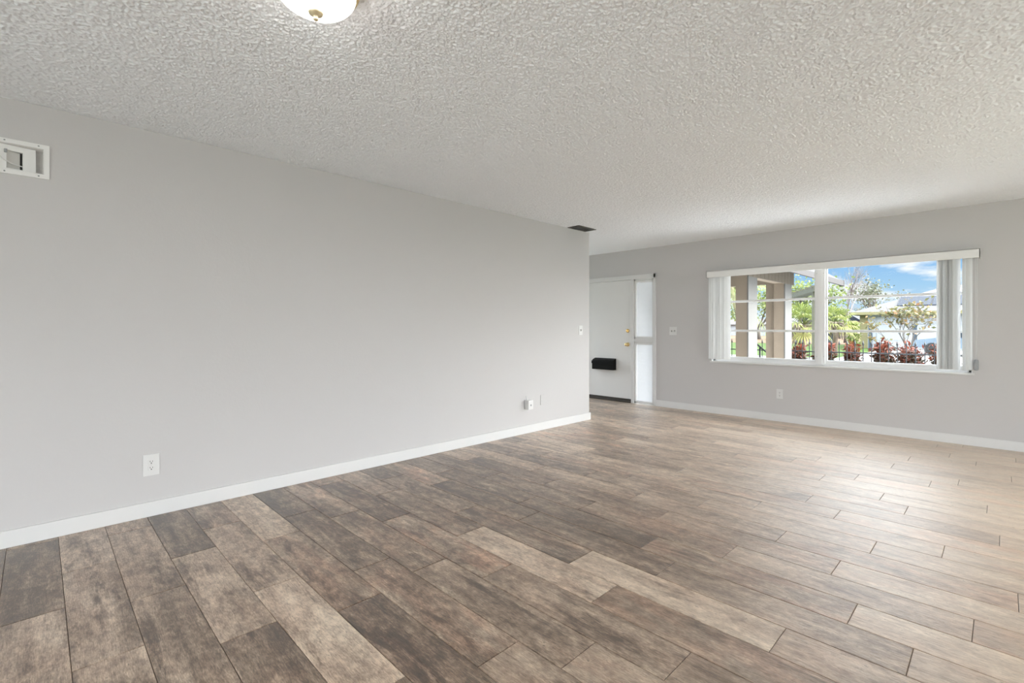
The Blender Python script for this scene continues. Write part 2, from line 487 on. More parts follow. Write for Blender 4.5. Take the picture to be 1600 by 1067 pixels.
# ------------------------------------------------------------------ floor: wood-look tiles, one by one in one mesh
def build_floor():
    rnd = random.Random(11)
    PITCH, ROW0, LEN, GAP = 0.2035, 0.186, 0.937, 0.0024
    joint = {-1: -2.8, 0: -2.26, 1: -2.66, 2: -2.07, 3: -2.37, 4: -1.96, 5: -2.23, 6: -2.02, 7: -1.74, 8: -2.19, 9: -1.54, 10: -1.17,
             11: -0.44, 12: -1.02, 13: -1.52, 14: -0.89, 15: -1.43, 16: -1.16, 17: -1.68, 18: -0.95, 19: -1.38, 20: -0.60, 21: -1.01,
             22: -0.82, 23: -0.39, 24: -0.24, 25: -0.67, 26: -0.89, 27: -0.60}
    tones = [(-3.24, -0.03, 0.25, 0), (-3.5, 0.18, 0.6, 0), (-2.64, 0.17, 0.52, 0), (-2.51, -0.03, 0.55, 0), (-3.12, 0.41, 0.55, 0),
             (-2.4, 0.42, 0.42, 0), (-2.14, 0.23, 0.65, 0), (-3.37, 0.61, 0.25, 0), (-2.69, 0.57, 0.66, 0), (-3.59, 0.8, 0.35, 0.2),
             (-3.33, 0.99, 0.7, 0), (-3.11, 0.74, 0.62, 0), (-1.85, 0.59, 0.28, 0.1), (-2.65, 0.88, 0.5, 0.1), (-2.0, 0.76, 0.85, 0),
             (-3.36, 1.2, 0.2, 0.1), (-2.72, 1.14, 0.28, 0.2), (-2.32, 0.94, 0.5, 0.5), (-1.93, 1.2, 0.4, 0.5), (-2.65, 1.4, 0.35, 0.4),
             (-2.44, 1.6, 0.5, 0.9), (-3.01, 1.85, 0.36, 0.2), (-2.55, 1.84, 0.42, 0.1), (-1.5, 1.61, 0.5, 0), (-1.92, 1.84, 0.78, 0.1),
             (-1.55, 1.0, 0.27, 0.1), (-1.4, 1.4, 0.42, 0), (-1.31, 2.02, 0.82, 0), (-1.7, 2.21, 0.3, 0.1), (-1.11, 1.85, 0.45, 0.6),
             (-2.98, 2.4, 0.25, 0.1), (-2.81, 2.22, 0.3, 0), (-2.16, 2.42, 0.28, 0.2), (-3.14, 1.6, 0.25, 0.4), (-3.48, 2.0, 0.15, 0.1),
             (-0.96, 1.4, 0.55, 0.5), (-0.8, 1.61, 0.45, 0.1), (-1.33, 1.2, 0.33, 0.2), (-2.59, 2.6, 0.35, 0.1), (-3.1, 2.82, 0.3, 0.3),
             (-2.2, 2.02, 0.35, 0.4), (-1.5, 2.42, 0.35, 0.3), (-1.11, 2.22, 0.5, 0)]
    verts, faces, cols, mi = [], [], [], []
    for k in range(-14, 33):
        yc = ROW0 + PITCH * k
        y0, y1 = max(yc - PITCH / 2, YR), min(yc + PITCH / 2, YF)
        if y1 - y0 < 0.02: continue
        x_min, x_max = (XH if yc > YH else XL), XR
        ph = joint.get(k, rnd.uniform(-1.5, -0.6))
        n0 = math.floor((x_min - ph) / LEN)
        x = ph + n0 * LEN
        while x < x_max:
            a, c = max(x, x_min), min(x + LEN, x_max)
            if c - a > 0.015:
                far = min(1.0, max(0.0, (a + 3.3) / 2.6 * 0.8 + (yc - 3.2) * 0.16))  # painted window glare: planks paler, flatter and less pink to the right and far end
                tone = rnd.choice((0.22, 0.3, 0.36, 0.42, 0.5, 0.6, 0.7)) * (0.75 - 0.42 * far) + 0.12 + 0.44 * far + 0.20 * min(1.0, max(0.0, (yc - 2.6) / 1.6))  # last term pales the far rows further, also painted glare
                pink = rnd.choice((0, 0, 0.1, 0.2, 0.5, 0.8))
                for tx, ty, tt, tp in tones:
                    if a <= tx < c and y0 <= ty < y1: tone, pink = tt, tp; break
                sd_ = rnd.random()
                g, bv, dz = GAP / 2, 0.0022, 0.0012
                A0, A1, B0, B1 = a + g, c - g, y0 + g, y1 - g
                i = len(verts)
                for (xa, xb, ya, yb, z) in ((A0 + bv, A1 - bv, B0 + bv, B1 - bv, 0.0), (A0, A1, B0, B1, -dz), (A0, A1, B0, B1, -0.008)):
                    verts += [(xa, ya, z), (xb, ya, z), (xb, yb, z), (xa, yb, z)]
                fs = [(i, i + 1, i + 2, i + 3)]
                for q in range(4):
                    r_ = (q + 1) % 4
                    fs += [(i + 4 + q, i + 4 + r_, i + r_, i + q), (i + 8 + q, i + 8 + r_, i + 4 + r_, i + 4 + q)]
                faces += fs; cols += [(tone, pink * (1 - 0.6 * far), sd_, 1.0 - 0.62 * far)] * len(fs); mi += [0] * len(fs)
            x += LEN
    for (xa, xb, ya, yb) in ((XL, XR, YR, YF), (XH, XL, YH, YF)):
        i = len(verts)
        verts += [(xa, ya, -0.0045), (xb, ya, -0.0045), (xb, yb, -0.0045), (xa, yb, -0.0045)]
        faces.append((i, i + 1, i + 2, i + 3)); cols.append((0, 0, 0, 1)); mi.append(1)
        verts += [(xa, ya, -0.12), (xb, ya, -0.12), (xb, yb, -0.12), (xa, yb, -0.12)]
        faces.append((i + 7, i + 6, i + 5, i + 4)); cols.append((0, 0, 0, 1)); mi.append(1)
    me = bpy.data.meshes.new('floor')
    me.from_pydata(verts, [], faces)
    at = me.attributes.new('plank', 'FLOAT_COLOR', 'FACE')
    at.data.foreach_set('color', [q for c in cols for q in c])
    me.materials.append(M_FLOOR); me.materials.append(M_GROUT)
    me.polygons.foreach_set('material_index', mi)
    me.update()
    o = bpy.data.objects.new('floor', me); COL.objects.link(o)
    tag(o, kind='structure')
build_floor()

# ------------------------------------------------------------------ shell
T = 0.12
DX0, DX1 = -5.115, -3.735        # opening of door and sidelight
DZ = 2.005
WX0, WX1, WZ0, WZ1 = -2.875, -0.215, 0.735, 1.97   # opening of the big window
TF = 0.20                        # thickness of the front wall

def value_noise(x, y, cell, seed):
    rs = np.random.RandomState(seed)
    n = 1024
    g = rs.rand(n, n)
    u, v = x / cell, y / cell
    iu, iv = np.floor(u).astype(int), np.floor(v).astype(int)
    fu, fv = u - iu, v - iv
    fu, fv = fu * fu * (3 - 2 * fu), fv * fv * (3 - 2 * fv)
    a, b_, c_, d_ = g[iu % n, iv % n], g[(iu + 1) % n, iv % n], g[iu % n, (iv + 1) % n], g[(iu + 1) % n, (iv + 1) % n]
    return (a * (1 - fu) + b_ * fu) * (1 - fv) + (c_ * (1 - fu) + d_ * fu) * fv
def graded(lo, hi, mid, a, b_):
    """grid lines, fine around mid, coarser away from it, coarsest outside a..b_"""
    out = [mid]
    for sg, end in ((1, hi), (-1, lo)):
        p = mid
        while (p < end) if sg > 0 else (p > end):
            st = min(0.012, 0.0029 + 0.0020 * max(0.0, abs(p - mid) - 0.5))
            if p < a or p > b_: st = 0.014
            p += sg * st; out.append(min(max(p, lo), hi))
    return np.array(sorted(set(out)))
def knockdown_sheet(x0, x1, y0, y1, seed, midx, midy):
    gx, gy = graded(x0, x1, midx, -9, 0.9), graded(y0, y1, midy, -0.7, 9)
    X, Y = np.meshgrid(gx, gy, indexing='ij')
    rot = 0.55
    U, V = X * math.cos(rot) - Y * math.sin(rot) + 40, X * math.sin(rot) + Y * math.cos(rot) + 40
    wu, wv = (value_noise(U, V, 0.02, seed + 5) - 0.5) * 0.004, (value_noise(U, V, 0.02, seed + 6) - 0.5) * 0.004
    h = 0.52 * value_noise(U + wu, V + wv, 0.0086, seed) + 0.48 * value_noise(V - wv, U + wu, 0.0056, seed + 1)
    h = np.clip((h - 0.36) / 0.34, 0, 1)
    h = h * h * (3 - 2 * h)
    Z = CZ - 0.0058 * h + 0.0029
    nx, ny = len(gx), len(gy)
    co = np.stack([X, Y, Z], -1).reshape(-1, 3)
    idx = np.arange(nx * ny).reshape(nx, ny)
    q = np.stack([idx[:-1, :-1], idx[:-1, 1:], idx[1:, 1:], idx[1:, :-1]], -1).reshape(-1, 4)
    return co, q
def build_ceiling():
    c1, q1 = knockdown_sheet(XL - 0.02, XR + 0.02, YR - 0.02, YF + 0.02, 3, -1.5, 1.3)
    gx = np.linspace(XH - 0.02, XL - 0.02, 40); gy = np.linspace(YH - 0.02, YF + 0.02, 40)
    X, Y = np.meshgrid(gx, gy, indexing='ij')
    c2 = np.stack([X, Y, np.full_like(X, CZ)], -1).reshape(-1, 3)
    idx = np.arange(1600).reshape(40, 40)
    q2 = np.stack([idx[:-1, :-1], idx[:-1, 1:], idx[1:, 1:], idx[1:, :-1]], -1).reshape(-1, 4) + len(c1)
    co = np.vstack([c1, c2]); q = np.vstack([q1, q2]).astype(np.int32)
    slab = MB()
    slab.box(XL - T, XR + T, YR - T, YF + TF, CZ + 0.004, CZ + 0.10)
    slab.box(XH - T, XL - T, YH - T, YF + TF, CZ + 0.004, CZ + 0.10)
    nb = len(co)
    co = np.vstack([co, np.array(slab.v)])
    qs = np.array(slab.f, dtype=np.int32) + nb
    q = np.vstack([q, qs]).astype(np.int32)
    me = bpy.data.meshes.new('ceiling')
    me.vertices.add(len(co)); me.vertices.foreach_set('co', co.astype(np.float32).ravel())
    me.loops.add(q.size); me.loops.foreach_set('vertex_index', q.ravel())
    me.polygons.add(len(q)); me.polygons.foreach_set('loop_start', np.arange(0, q.size, 4, dtype=np.int32))
    sm = np.ones(len(q), dtype=bool); sm[-len(qs):] = False
    me.polygons.foreach_set('use_smooth', sm)
    me.update(calc_edges=True)
    me.materials.append(M_CEIL)
    o = bpy.data.objects.new('ceiling', me); COL.objects.link(o)
    tag(o, kind='structure')
build_ceiling()

HY0, HY1, HZ0, HZ1 = -0.36, 0.0245, 2.054, 2.196   # hole of the recessed box in the left wall
w = MB()
w.box(XL - T, XL, YR - T, HY0, 0, CZ)
w.box(XL - T, XL, HY1, YH, 0, CZ)
w.box(XL - T, XL, HY0, HY1, 0, HZ0)
w.box(XL - T, XL, HY0, HY1, HZ1, CZ)
struct('wall_left', w, M_WALL)
struct('wall_hall', box(XH - T, XL - T, YH - T, YH, 0, CZ), M_WALL)
w = MB()
w.box(XH - T, XH, YH, YH + 0.2, 0, CZ); w.box(XH - T, XH, YF - 0.2, YF + TF, 0, CZ); w.box(XH - T, XH, YH + 0.2, YF - 0.2, 2.08, CZ)
struct('wall_hall_end', w, M_WALL)
w = MB()
w.box(XH, DX0, YF, YF + TF, 0, CZ)
w.box(DX0, DX1, YF, YF + TF, DZ, CZ)
w.box(DX1, WX0, YF, YF + TF, 0, CZ)
w.box(WX0, WX1, YF, YF + TF, 0, WZ0 - 0.02)
w.box(WX0, WX1, YF, YF + TF, WZ1, CZ)
w.box(WX1, XR + T, YF, YF + TF, 0, CZ)
struct('wall_front', w, M_WALL)
w = MB()
w.box(XR, XR + T, YR - T, DR[0], 0, CZ)
w.box(XR, XR + T, DR[1], YF, 0, CZ)
w.box(XR, XR + T, DR[0], DR[1], DR[3], CZ)
struct('wall_right', w, M_WALL)
w = MB()
w.box(XL, WR[0], YR - T, YR, 0, CZ)
w.box(WR[1], XR, YR - T, YR, 0, CZ)
w.box(WR[0], WR[1], YR - T, YR, 0, WR[2])
w.box(WR[0], WR[1], YR - T, YR, WR[3], CZ)
struct('wall_rear', w, M_WALL)

def skirting(name, poly):
    """poly: floor-level runs of (x0, x1, y0, y1)"""
    m = MB()
    for r in poly: m.box(*r, 0.0, 0.093, bev=0.004)
    struct(name, m, M_TRIM)
B = 0.015
skirting('baseboard_left', [(XL, XL + B, YR + 0.001, YH + B), (XL - T - 0.3, XL, YH, YH + B)])
skirting('baseboard_front', [(DX1 + 0.012, XR - 0.001, YF - B, YF)])
skirting('baseboard_right', [(XR - B, XR, YR + 0.001, DR[0] - 0.06), (XR - B, XR, DR[1] + 0.06, YF - B)])
skirting('baseboard_rear', [(XL + B, XR - B, YR, YR + B)])
skirting('baseboard_hall', [(XH, XL - T - 0.3, YH, YH + B), (XH, DX0 - 0.06, YF - B, YF)])

# ------------------------------------------------------------------ big front window
wy = YF + 0.06                   # window plane (inner face of frame)
win = struct_root('window_1', ((WX0 + WX1) / 2, wy, WZ0))
f = MB()
f.box(WX0, WX0 + 0.035, wy, wy + 0.08, WZ0, WZ1, bev=0.004)
f.box(WX1 - 0.035, WX1, wy, wy + 0.08, WZ0, WZ1, bev=0.004)
f.box(WX0, WX1, wy, wy + 0.08, WZ1 - 0.035, WZ1, bev=0.004)
f.box(WX0, WX1, wy, wy + 0.08, WZ0, WZ0 + 0.035, bev=0.004)
f.build('window_frame', M_FRAME, win)
MXC = -1.563
mm = MB()
mm.box(MXC - 0.050, MXC + 0.050, wy - 0.012, wy + 0.085, WZ0 + 0.005, WZ1, bev=0.005)
mm.box(MXC - 0.020, MXC + 0.020, wy - 0.020, wy, WZ0 + 0.02, WZ1 - 0.02, bev=0.004)
mull = mm.build('mullion', M_FRAME, win)
for sx in (-0.036, 0.036):
    for z in (0.845, 1.86):
        sc_ = MB(); sc_.lathe([(0.005, 0), (0.005, 0.003), (0.002, 0.004)], (MXC + sx, wy - 0.012, z), axis='Y', seg=10)
        sc_.build('screw', M_STEEL, mull)
ZR = [WZ0 + 0.035, 1.156, 1.557, WZ1 - 0.035]
for (xa, xb) in ((WX0 + 0.035, MXC - 0.05), (MXC + 0.05, WX1 - 0.035)):
    for k in range(3):
        za, zb = ZR[k], ZR[k + 1]
        s_ = MB(); yb = wy + 0.022
        s_.box(xa, xa + 0.018, yb, yb + 0.03, za, zb, bev=0.003)
        s_.box(xb - 0.018, xb, yb, yb + 0.03, za, zb, bev=0.003)
        s_.box(xa, xb, yb - 0.004, yb + 0.034, za, za + (0.030 if k == 0 else 0.014), bev=0.003)
        s_.box(xa, xb, yb - 0.010, yb + 0.038, zb - 0.014, zb, bev=0.003)
        sash = s_.build('sash', M_FRAME, win)
        box(xa + 0.016, xb - 0.016, yb + 0.012, yb + 0.016, za + 0.012, zb - 0.012).build('pane', M_GLASS, sash)
    op = MB(); op.box((xa + xb) / 2 - 0.03, (xa + xb) / 2 + 0.03, wy - 0.008, wy + 0.02, WZ0 + 0.036, WZ0 + 0.05, bev=0.003)
    op.build('latch', M_FRAME, win)
box(WX0 - 0.015, WX1 + 0.015, YF - 0.018, wy + 0.01, WZ0 - 0.02, WZ0, bev=0.004).build('window_sill', M_TRIM, win)
j = MB()
j.box(WX0, WX0 + 0.008, YF - 0.004, wy, WZ0, WZ1)
j.box(WX1 - 0.008, WX1, YF - 0.004, wy, WZ0, WZ1)
j.box(WX0, WX1, YF - 0.004, wy, WZ1 - 0.008, WZ1)
j.build('window_jamb', M_TRIM, win)

# ------------------------------------------------------------------ vertical blind
vb = thing('vertical_blind', (-1.53, YF - 0.06, 1.90), 'white vertical blind drawn open to both sides of the wide window under a long valance', 'blind')
VX0, VX1, VY0, VY1 = -2.905, -0.155, YF - 0.105, YF - 0.001
v = MB()
v.box(VX0, VX1, VY0, VY0 + 0.012, 1.893, 1.985, bev=0.003)
v.box(VX0, VX0 + 0.012, VY0, VY1, 1.893, 1.985, bev=0.003)
v.box(VX1 - 0.012, VX1, VY0, VY1, 1.893, 1.985, bev=0.003)
v.box(VX0, VX1, VY0, VY1, 1.975, 1.985, bev=0.002)
v.build('valance', M_VALANCE, vb)
box(VX0 + 0.03, VX1 - 0.03, YF - 0.070, YF - 0.030, 1.925, 1.975, bev=0.004).build('headrail', M_FRAME, vb)
def slat(x, ang, z0=0.765, z1=1.925, wd=0.089):
    m = MB()
    n = 6
    yc = YF - 0.050
    ca, sa = math.cos(ang), math.sin(ang)
    rows = []
    for side in (0.0, 0.0012):
        pr = []
        for k in range(n + 1):
            u = (k / n - 0.5) * wd
            bow = 0.006 * (1 - (2 * k / n - 1) ** 2) + side
            pr.append((x + u * ca - bow * sa, yc + u * sa + bow * ca))
        rows.append(pr)
    poly = rows[0] + rows[1][::-1]
    for k in range(n):
        for pr, sgn in ((rows[0], 1), (rows[1], -1)):
            a_, b_ = pr[k], pr[k + 1]
            q = [(*a_, z0), (*b_, z0), (*b_, z1), (*a_, z1)]
            m.face(q if sgn > 0 else q[::-1], smooth=True)
    for pr0, pr1 in ((rows[0][0], rows[1][0]), (rows[0][-1], rows[1][-1])):
        m.face([(*pr0, z0), (*pr1, z0), (*pr1, z1), (*pr0, z1)])
    o = m.build('slat', M_SLAT, vb)
    return o
for k in range(8): slat(-2.845 + k * 0.030, R(38 + (k % 3) * 6))
for k in range(9): slat(-0.465 + k * 0.0165, R(66 - (k % 3) * 8))
for k in range(2): slat(-0.262 + 0.022 * k, R(48 + 6 * k), wd=0.08)
cd = MB()
cd.tube([(-0.192, YF - 0.035, 1.93), (-0.190, YF - 0.030, 1.4), (-0.189, YF - 0.028, 0.87)], 0.0018, 6)
cd.tube([(-0.180, YF - 0.035, 1.93), (-0.180, YF - 0.030, 1.4), (-0.182, YF - 0.028, 0.87)], 0.0018, 6)
cd.build('pull_cord', M_FRAME, vb)
tn = MB(); tn.box(-0.205, -0.172, YF - 0.042, YF - 0.0005, 0.765, 0.875, bev=0.014)
tag(tn.build('cord_tensioner', M_GREYPL, vb), 'grey cord tensioner')

# ------------------------------------------------------------------ front door and sidelight
dy = YF + 0.02
door = struct_root('door_1', (-4.64, dy, 0.0))
fr = MB()
CW = 0.052
fr.box(DX0 - CW + 0.03, DX0 + 0.03, YF - 0.018, YF + 0.12, 0, DZ + 0.028, bev=0.004)
fr.box(DX1 - 0.03, DX1 + CW - 0.042, YF - 0.018, YF + 0.12, 0, DZ + 0.028, bev=0.004)
fr.box(DX0 - CW + 0.03, DX1 + CW - 0.042, YF - 0.018, YF + 0.12, DZ - 0.038, DZ + 0.028, bev=0.004)
fr.box(-4.158, -4.112, YF - 0.014, YF + 0.12, 0, DZ - 0.03, bev=0.004)
fr.build('door_frame', M_TRIM, door)
box(DX0 + 0.033, -4.163, dy, dy + 0.045, 0.055, DZ - 0.042, bev=0.003).build('door_slab', M_DOOR, door)
th_ = MB()
th_.box(DX0 + 0.03, -4.158, YF - 0.03, YF + 0.14, 0.0, 0.020, bev=0.006)
th_.box(DX0 + 0.035, -4.163, dy + 0.003, dy + 0.042, 0.018, 0.054)
tag(th_.build('threshold', M_BRONZE, door), 'dark threshold and sweep under the door')
kb = MB(); KX = -4.235
kb.lathe([(0.032, 0), (0.033, 0.006), (0.028, 0.012), (0.012, 0.014), (0.011, 0.030), (0.020, 0.036), (0.027, 0.046), (0.027, 0.056), (0.020, 0.064), (0.006, 0.067)], (KX, dy, 0.930), axis='Y', seg=28)
tag(kb.build('door_knob', M_BRASS, door), 'round brass knob')
db = MB()
db.lathe([(0.031, 0), (0.032, 0.006), (0.027, 0.016), (0.016, 0.020)], (KX, dy, 1.150), axis='Y', seg=28)
db.box(KX - 0.006, KX + 0.006, dy - 0.038, dy - 0.018, 1.128, 1.172, bev=0.003)
tag(db.build('deadbolt', M_BRASS, door), 'brass deadbolt with thumb turn')
st = MB()
st.box(-4.164, -4.1615, dy + 0.006, dy + 0.036, 0.90, 0.96); st.box(-4.164, -4.1615, dy + 0.006, dy + 0.036, 1.12, 1.18)
st.build('strike_plate', M_BRASS, door)
mb_ = MB()
mb_.prism([(dy, 0.505), (dy - 0.085, 0.505), (dy - 0.090, 0.515), (dy - 0.090, 0.640), (dy - 0.075, 0.665), (dy, 0.692)], 'x', -4.875, -4.455)
mbx = mb_.build('mail_box', M_BLACK, door)
tag(mbx, 'black mail catcher box')
ld = MB(); ld.box(-4.882, -4.448, dy - 0.098, dy - 0.088, 0.600, 0.648, bev=0.003)
ld.build('lip', M_BLACK, mbx)

side = struct_root('window_2', (-3.945, YF + 0.03, 0.0))
SX0, SX1 = -4.112, -3.765
s_ = MB()
for za, zb in ((0.0, 0.985), (1.015, DZ - 0.038)):
    s_.box(SX0, SX0 + 0.028, YF + 0.005, YF + 0.09, za, zb, bev=0.003)
    s_.box(SX1 - 0.028, SX1, YF + 0.005, YF + 0.09, za, zb, bev=0.003)
    s_.box(SX0, SX1, YF + 0.005, YF + 0.09, za, za + 0.035, bev=0.003)
    s_.box(SX0, SX1, YF + 0.005, YF + 0.09, zb - 0.028, zb, bev=0.003)
s_.box(SX0, SX1, YF - 0.006, YF + 0.10, 0.975, 1.022, bev=0.004)
s_.build('window_frame', M_TRIM, side)
for za, zb in ((0.03, 0.96), (1.045, DZ - 0.062)):
    box(SX0 + 0.025, SX1 - 0.025, YF + 0.070, YF + 0.074, za, zb).build('pane', M_GLASS, side)
def mini_blind(z0, z1, label):
    o = thing('mini_blind', (-3.94, YF + 0.04, z0), label, 'blind', 'mini blinds in the sidelight')
    xa, xb = SX0 + 0.031, SX1 - 0.031
    y = YF + 0.042
    box(xa, xb, y - 0.012, y + 0.012, z1 - 0.022, z1, bev=0.002).build('headrail', M_FRAME, o)
    m = MB(); n = int((z1 - z0 - 0.03) / 0.0185)
    for k in range(n):
        z = z0 + 0.018 + k * 0.0185
        m.face([(xa, y - 0.006, z - 0.011), (xb, y - 0.006, z - 0.011), (xb, y + 0.001, z), (xa, y + 0.001, z)], smooth=True)
        m.face([(xa, y + 0.001, z), (xb, y + 0.001, z), (xb, y + 0.005, z + 0.011), (xa, y + 0.005, z + 0.011)], smooth=True)
    m.build('slats', M_MINI, o)
    box(xa, xb, y - 0.009, y + 0.009, z0, z0 + 0.012, bev=0.002).build('bottom_rail', M_FRAME, o)
    return o
mini_blind(1.052, DZ - 0.068, 'white closed mini blind in the upper pane of the sidelight beside the front door')
mini_blind(0.037, 0.955, 'white closed mini blind in the lower pane of the sidelight beside the front door')

# sliding door, hall door and rear window: unseen, added to carry the fill panels
d2 = struct_root('added_sliding_door', (XR + 0.05, (DR[0] + DR[1]) / 2, 0))
m = MB()
ymid = (DR[0] + DR[1]) / 2
for y in (DR[0], ymid - 0.03, DR[1] - 0.06): m.box(XR - 0.005, XR + T + 0.005, y, y + 0.06, 0, DR[3], bev=0.004)
m.box(XR - 0.005, XR + T + 0.005, DR[0], DR[1], DR[3] - 0.06, DR[3], bev=0.004)
m.box(XR - 0.005, XR + T + 0.005, DR[0], DR[1], 0, 0.05, bev=0.004)
m.build('door_frame', M_FRAME, d2)
box(XR + 0.05, XR + 0.055, DR[0] + 0.05, ymid, 0.04, DR[3] - 0.05).build('pane', M_GLASS, d2)
box(XR + 0.08, XR + 0.085, ymid, DR[1] - 0.05, 0.04, DR[3] - 0.05).build('pane', M_GLASS, d2)
d3 = struct_root('added_hall_door', (XH - 0.05, (YH + YF) / 2, 0))  # hall door added out of view, in front of its fill panel
m = MB()
for y in (YH + 0.2, YF - 0.26): m.box(XH - T - 0.005, XH + 0.005, y, y + 0.06, 0, 2.08, bev=0.004)
m.box(XH - T - 0.005, XH + 0.005, YH + 0.2, YF - 0.2, 2.02, 2.08, bev=0.004)
m.box(XH - T - 0.005, XH + 0.005, YH + 0.2, YF - 0.2, 0, 0.06, bev=0.004)
m.build('door_frame', M_FRAME, d3)
box(XH - 0.06, XH - 0.055, YH + 0.25, YF - 0.25, 0.05, 2.03).build('pane', M_GLASS, d3)
w3 = struct_root('added_rear_window', ((WR[0] + WR[1]) / 2, YR - 0.05, WR[2]))  # rear window added out of view, in front of its fill panel
m = MB()
for x in (WR[0], (WR[0] + WR[1]) / 2 - 0.03, WR[1] - 0.05): m.box(x, x + 0.05, YR - T - 0.005, YR + 0.005, WR[2], WR[3], bev=0.004)
m.box(WR[0], WR[1], YR - T - 0.005, YR + 0.005, WR[3] - 0.05, WR[3], bev=0.004)
m.box(WR[0], WR[1], YR - T - 0.005, YR + 0.02, WR[2], WR[2] + 0.05, bev=0.004)
m.build('window_frame', M_FRAME, w3)
box(WR[0] + 0.04, WR[1] - 0.04, YR - 0.06, YR - 0.055, WR[2] + 0.04, WR[3] - 0.04).build('pane', M_GLASS, w3)

# ------------------------------------------------------------------ ceiling light and vent
LX, LY = -1.7165, 0.7070
cl = thing('ceiling_light', (LX, LY, CZ), 'lit flush-mount dome lamp with white glass and brass rings on the textured ceiling', 'ceiling light')
br = MB()
br.lathe([(0.145, 0.0), (0.152, -0.006), (0.152, -0.013), (0.146, -0.017), (0.152, -0.022), (0.152, -0.030), (0.146, -0.034), (0.150, -0.039), (0.147, -0.046), (0.138, -0.048), (0.10, -0.048)], (LX, LY, CZ), seg=72)
tag(br.build('base_ring', M_BRASS, cl), 'stepped brass ring')
gs = MB()
prof = [(0.137, -0.0482)]
for k in range(1, 17):
    a = k / 17 * math.pi / 2
    prof.append((0.137 * math.cos(a) ** 0.9, -0.0482 - 0.072 * math.sin(a)))
prof.append((0.006, -0.1202))
gs.lathe(prof, (LX, LY, CZ), seg=72)
tag(gs.build('glass_shade', M_SHADE, cl), 'glowing white glass dome')
fi = MB()
fi.lathe([(0.004, -0.1200), (0.024, -0.1204), (0.027, -0.124), (0.024, -0.132), (0.012, -0.139), (0.007, -0.143), (0.0095, -0.147), (0.0085, -0.153), (0.002, -0.156)], (LX, LY, CZ), seg=28)
tag(fi.build('finial', M_SATINBRASS, cl), 'small satin brass finial')

VXa, VXb, VYa, VYb = -3.775, -3.600, 4.675, 5.03
vt = thing('ceiling_vent', ((VXa + VXb) / 2, (VYa + VYb) / 2, CZ), 'dark grey rectangular air vent on the ceiling at the wall corner', 'air vent')
m = MB(); z0, z1 = CZ - 0.009, CZ
m.box(VXa, VXa + 0.022, VYa, VYb, z0, z1, bev=0.002); m.box(VXb - 0.022, VXb, VYa, VYb, z0, z1, bev=0.002)
m.box(VXa, VXb, VYa, VYa + 0.022, z0, z1, bev=0.002); m.box(VXa, VXb, VYb - 0.022, VYb, z0, z1, bev=0.002)
m.build('vent_frame', M_VENT, vt)
box(VXa + 0.02, VXb - 0.02, VYa + 0.02, VYb - 0.02, CZ - 0.0015, CZ).build('vent_cavity', M_DARK, vt)
for k in range(7):
    x = VXa + 0.033 + k * 0.0185
    m = MB(); m.box(-0.0085, 0.0085, VYa + 0.02, VYb - 0.02, -0.0008, 0.0008, mat=Matrix.Translation((x, 0, CZ - 0.0075)) @ Matrix.Rotation(R(35), 4, 'Y'))
    m.build('louver', M_VENT, vt)

# ------------------------------------------------------------------ recessed box high on the left wall
rb = thing('recessed_wall_box', (XL, (HY0 + HY1) / 2, HZ0), 'white framed recessed box with a loose white cable high on the left wall', 'wall box')
m = MB(); x1 = XL + 0.008; o_ = 0.0235
def fbar(pa, pb, pc, pd):
    m.face([(x1, *p) for p in (pa, pb, pc, pd)])
    for p, q in ((pa, pb), (pb, pc), (pc, pd), (pd, pa)): m.face([(x1, *p), (XL, *p), (XL, *q), (x1, *q)])
yo0, yo1, zo0, zo1 = HY0 - o_, HY1 + o_, HZ0 - o_, HZ1 + o_
fbar((yo0, zo1), (yo1, zo1), (HY1, HZ1), (HY0, HZ1)); fbar((yo0, zo0), (HY0, HZ0), (HY1, HZ0), (yo1, zo0))
fbar((yo1, zo1), (yo1, zo0), (HY1, HZ0), (HY1, HZ1)); fbar((yo0, zo1), (HY0, HZ1), (HY0, HZ0), (yo0, zo0))
frm = m.build('box_frame', M_BOARD, rb)
for y in (0.004, -0.128, -0.30):
    for z in (zo0 + 0.011, zo1 - 0.011):
        m = MB(); m.lathe([(0.0040, 0), (0.0040, 0.0012), (0.002, 0.0018)], (x1, y, z), axis='X', seg=10)
        m.build('screw', M_GREYPL, frm)
m = MB(); xb_ = XL - 0.062
m.box(xb_ - 0.006, xb_, HY0 + 0.001, HY1 - 0.001, HZ0 + 0.001, HZ1 - 0.001)
m.box(xb_, XL - 0.001, HY0 + 0.0005, HY0 + 0.003, HZ0 + 0.001, HZ1 - 0.001); m.box(xb_, XL - 0.001, HY1 - 0.003, HY1 - 0.0005, HZ0 + 0.001, HZ1 - 0.001)
m.box(xb_, XL - 0.001, HY0 + 0.001, HY1 - 0.001, HZ0 + 0.0005, HZ0 + 0.003); m.box(xb_, XL - 0.001, HY0 + 0.001, HY1 - 0.001, HZ1 - 0.003, HZ1 - 0.0005)
m.build('box_lining', M_RECESS, rb)
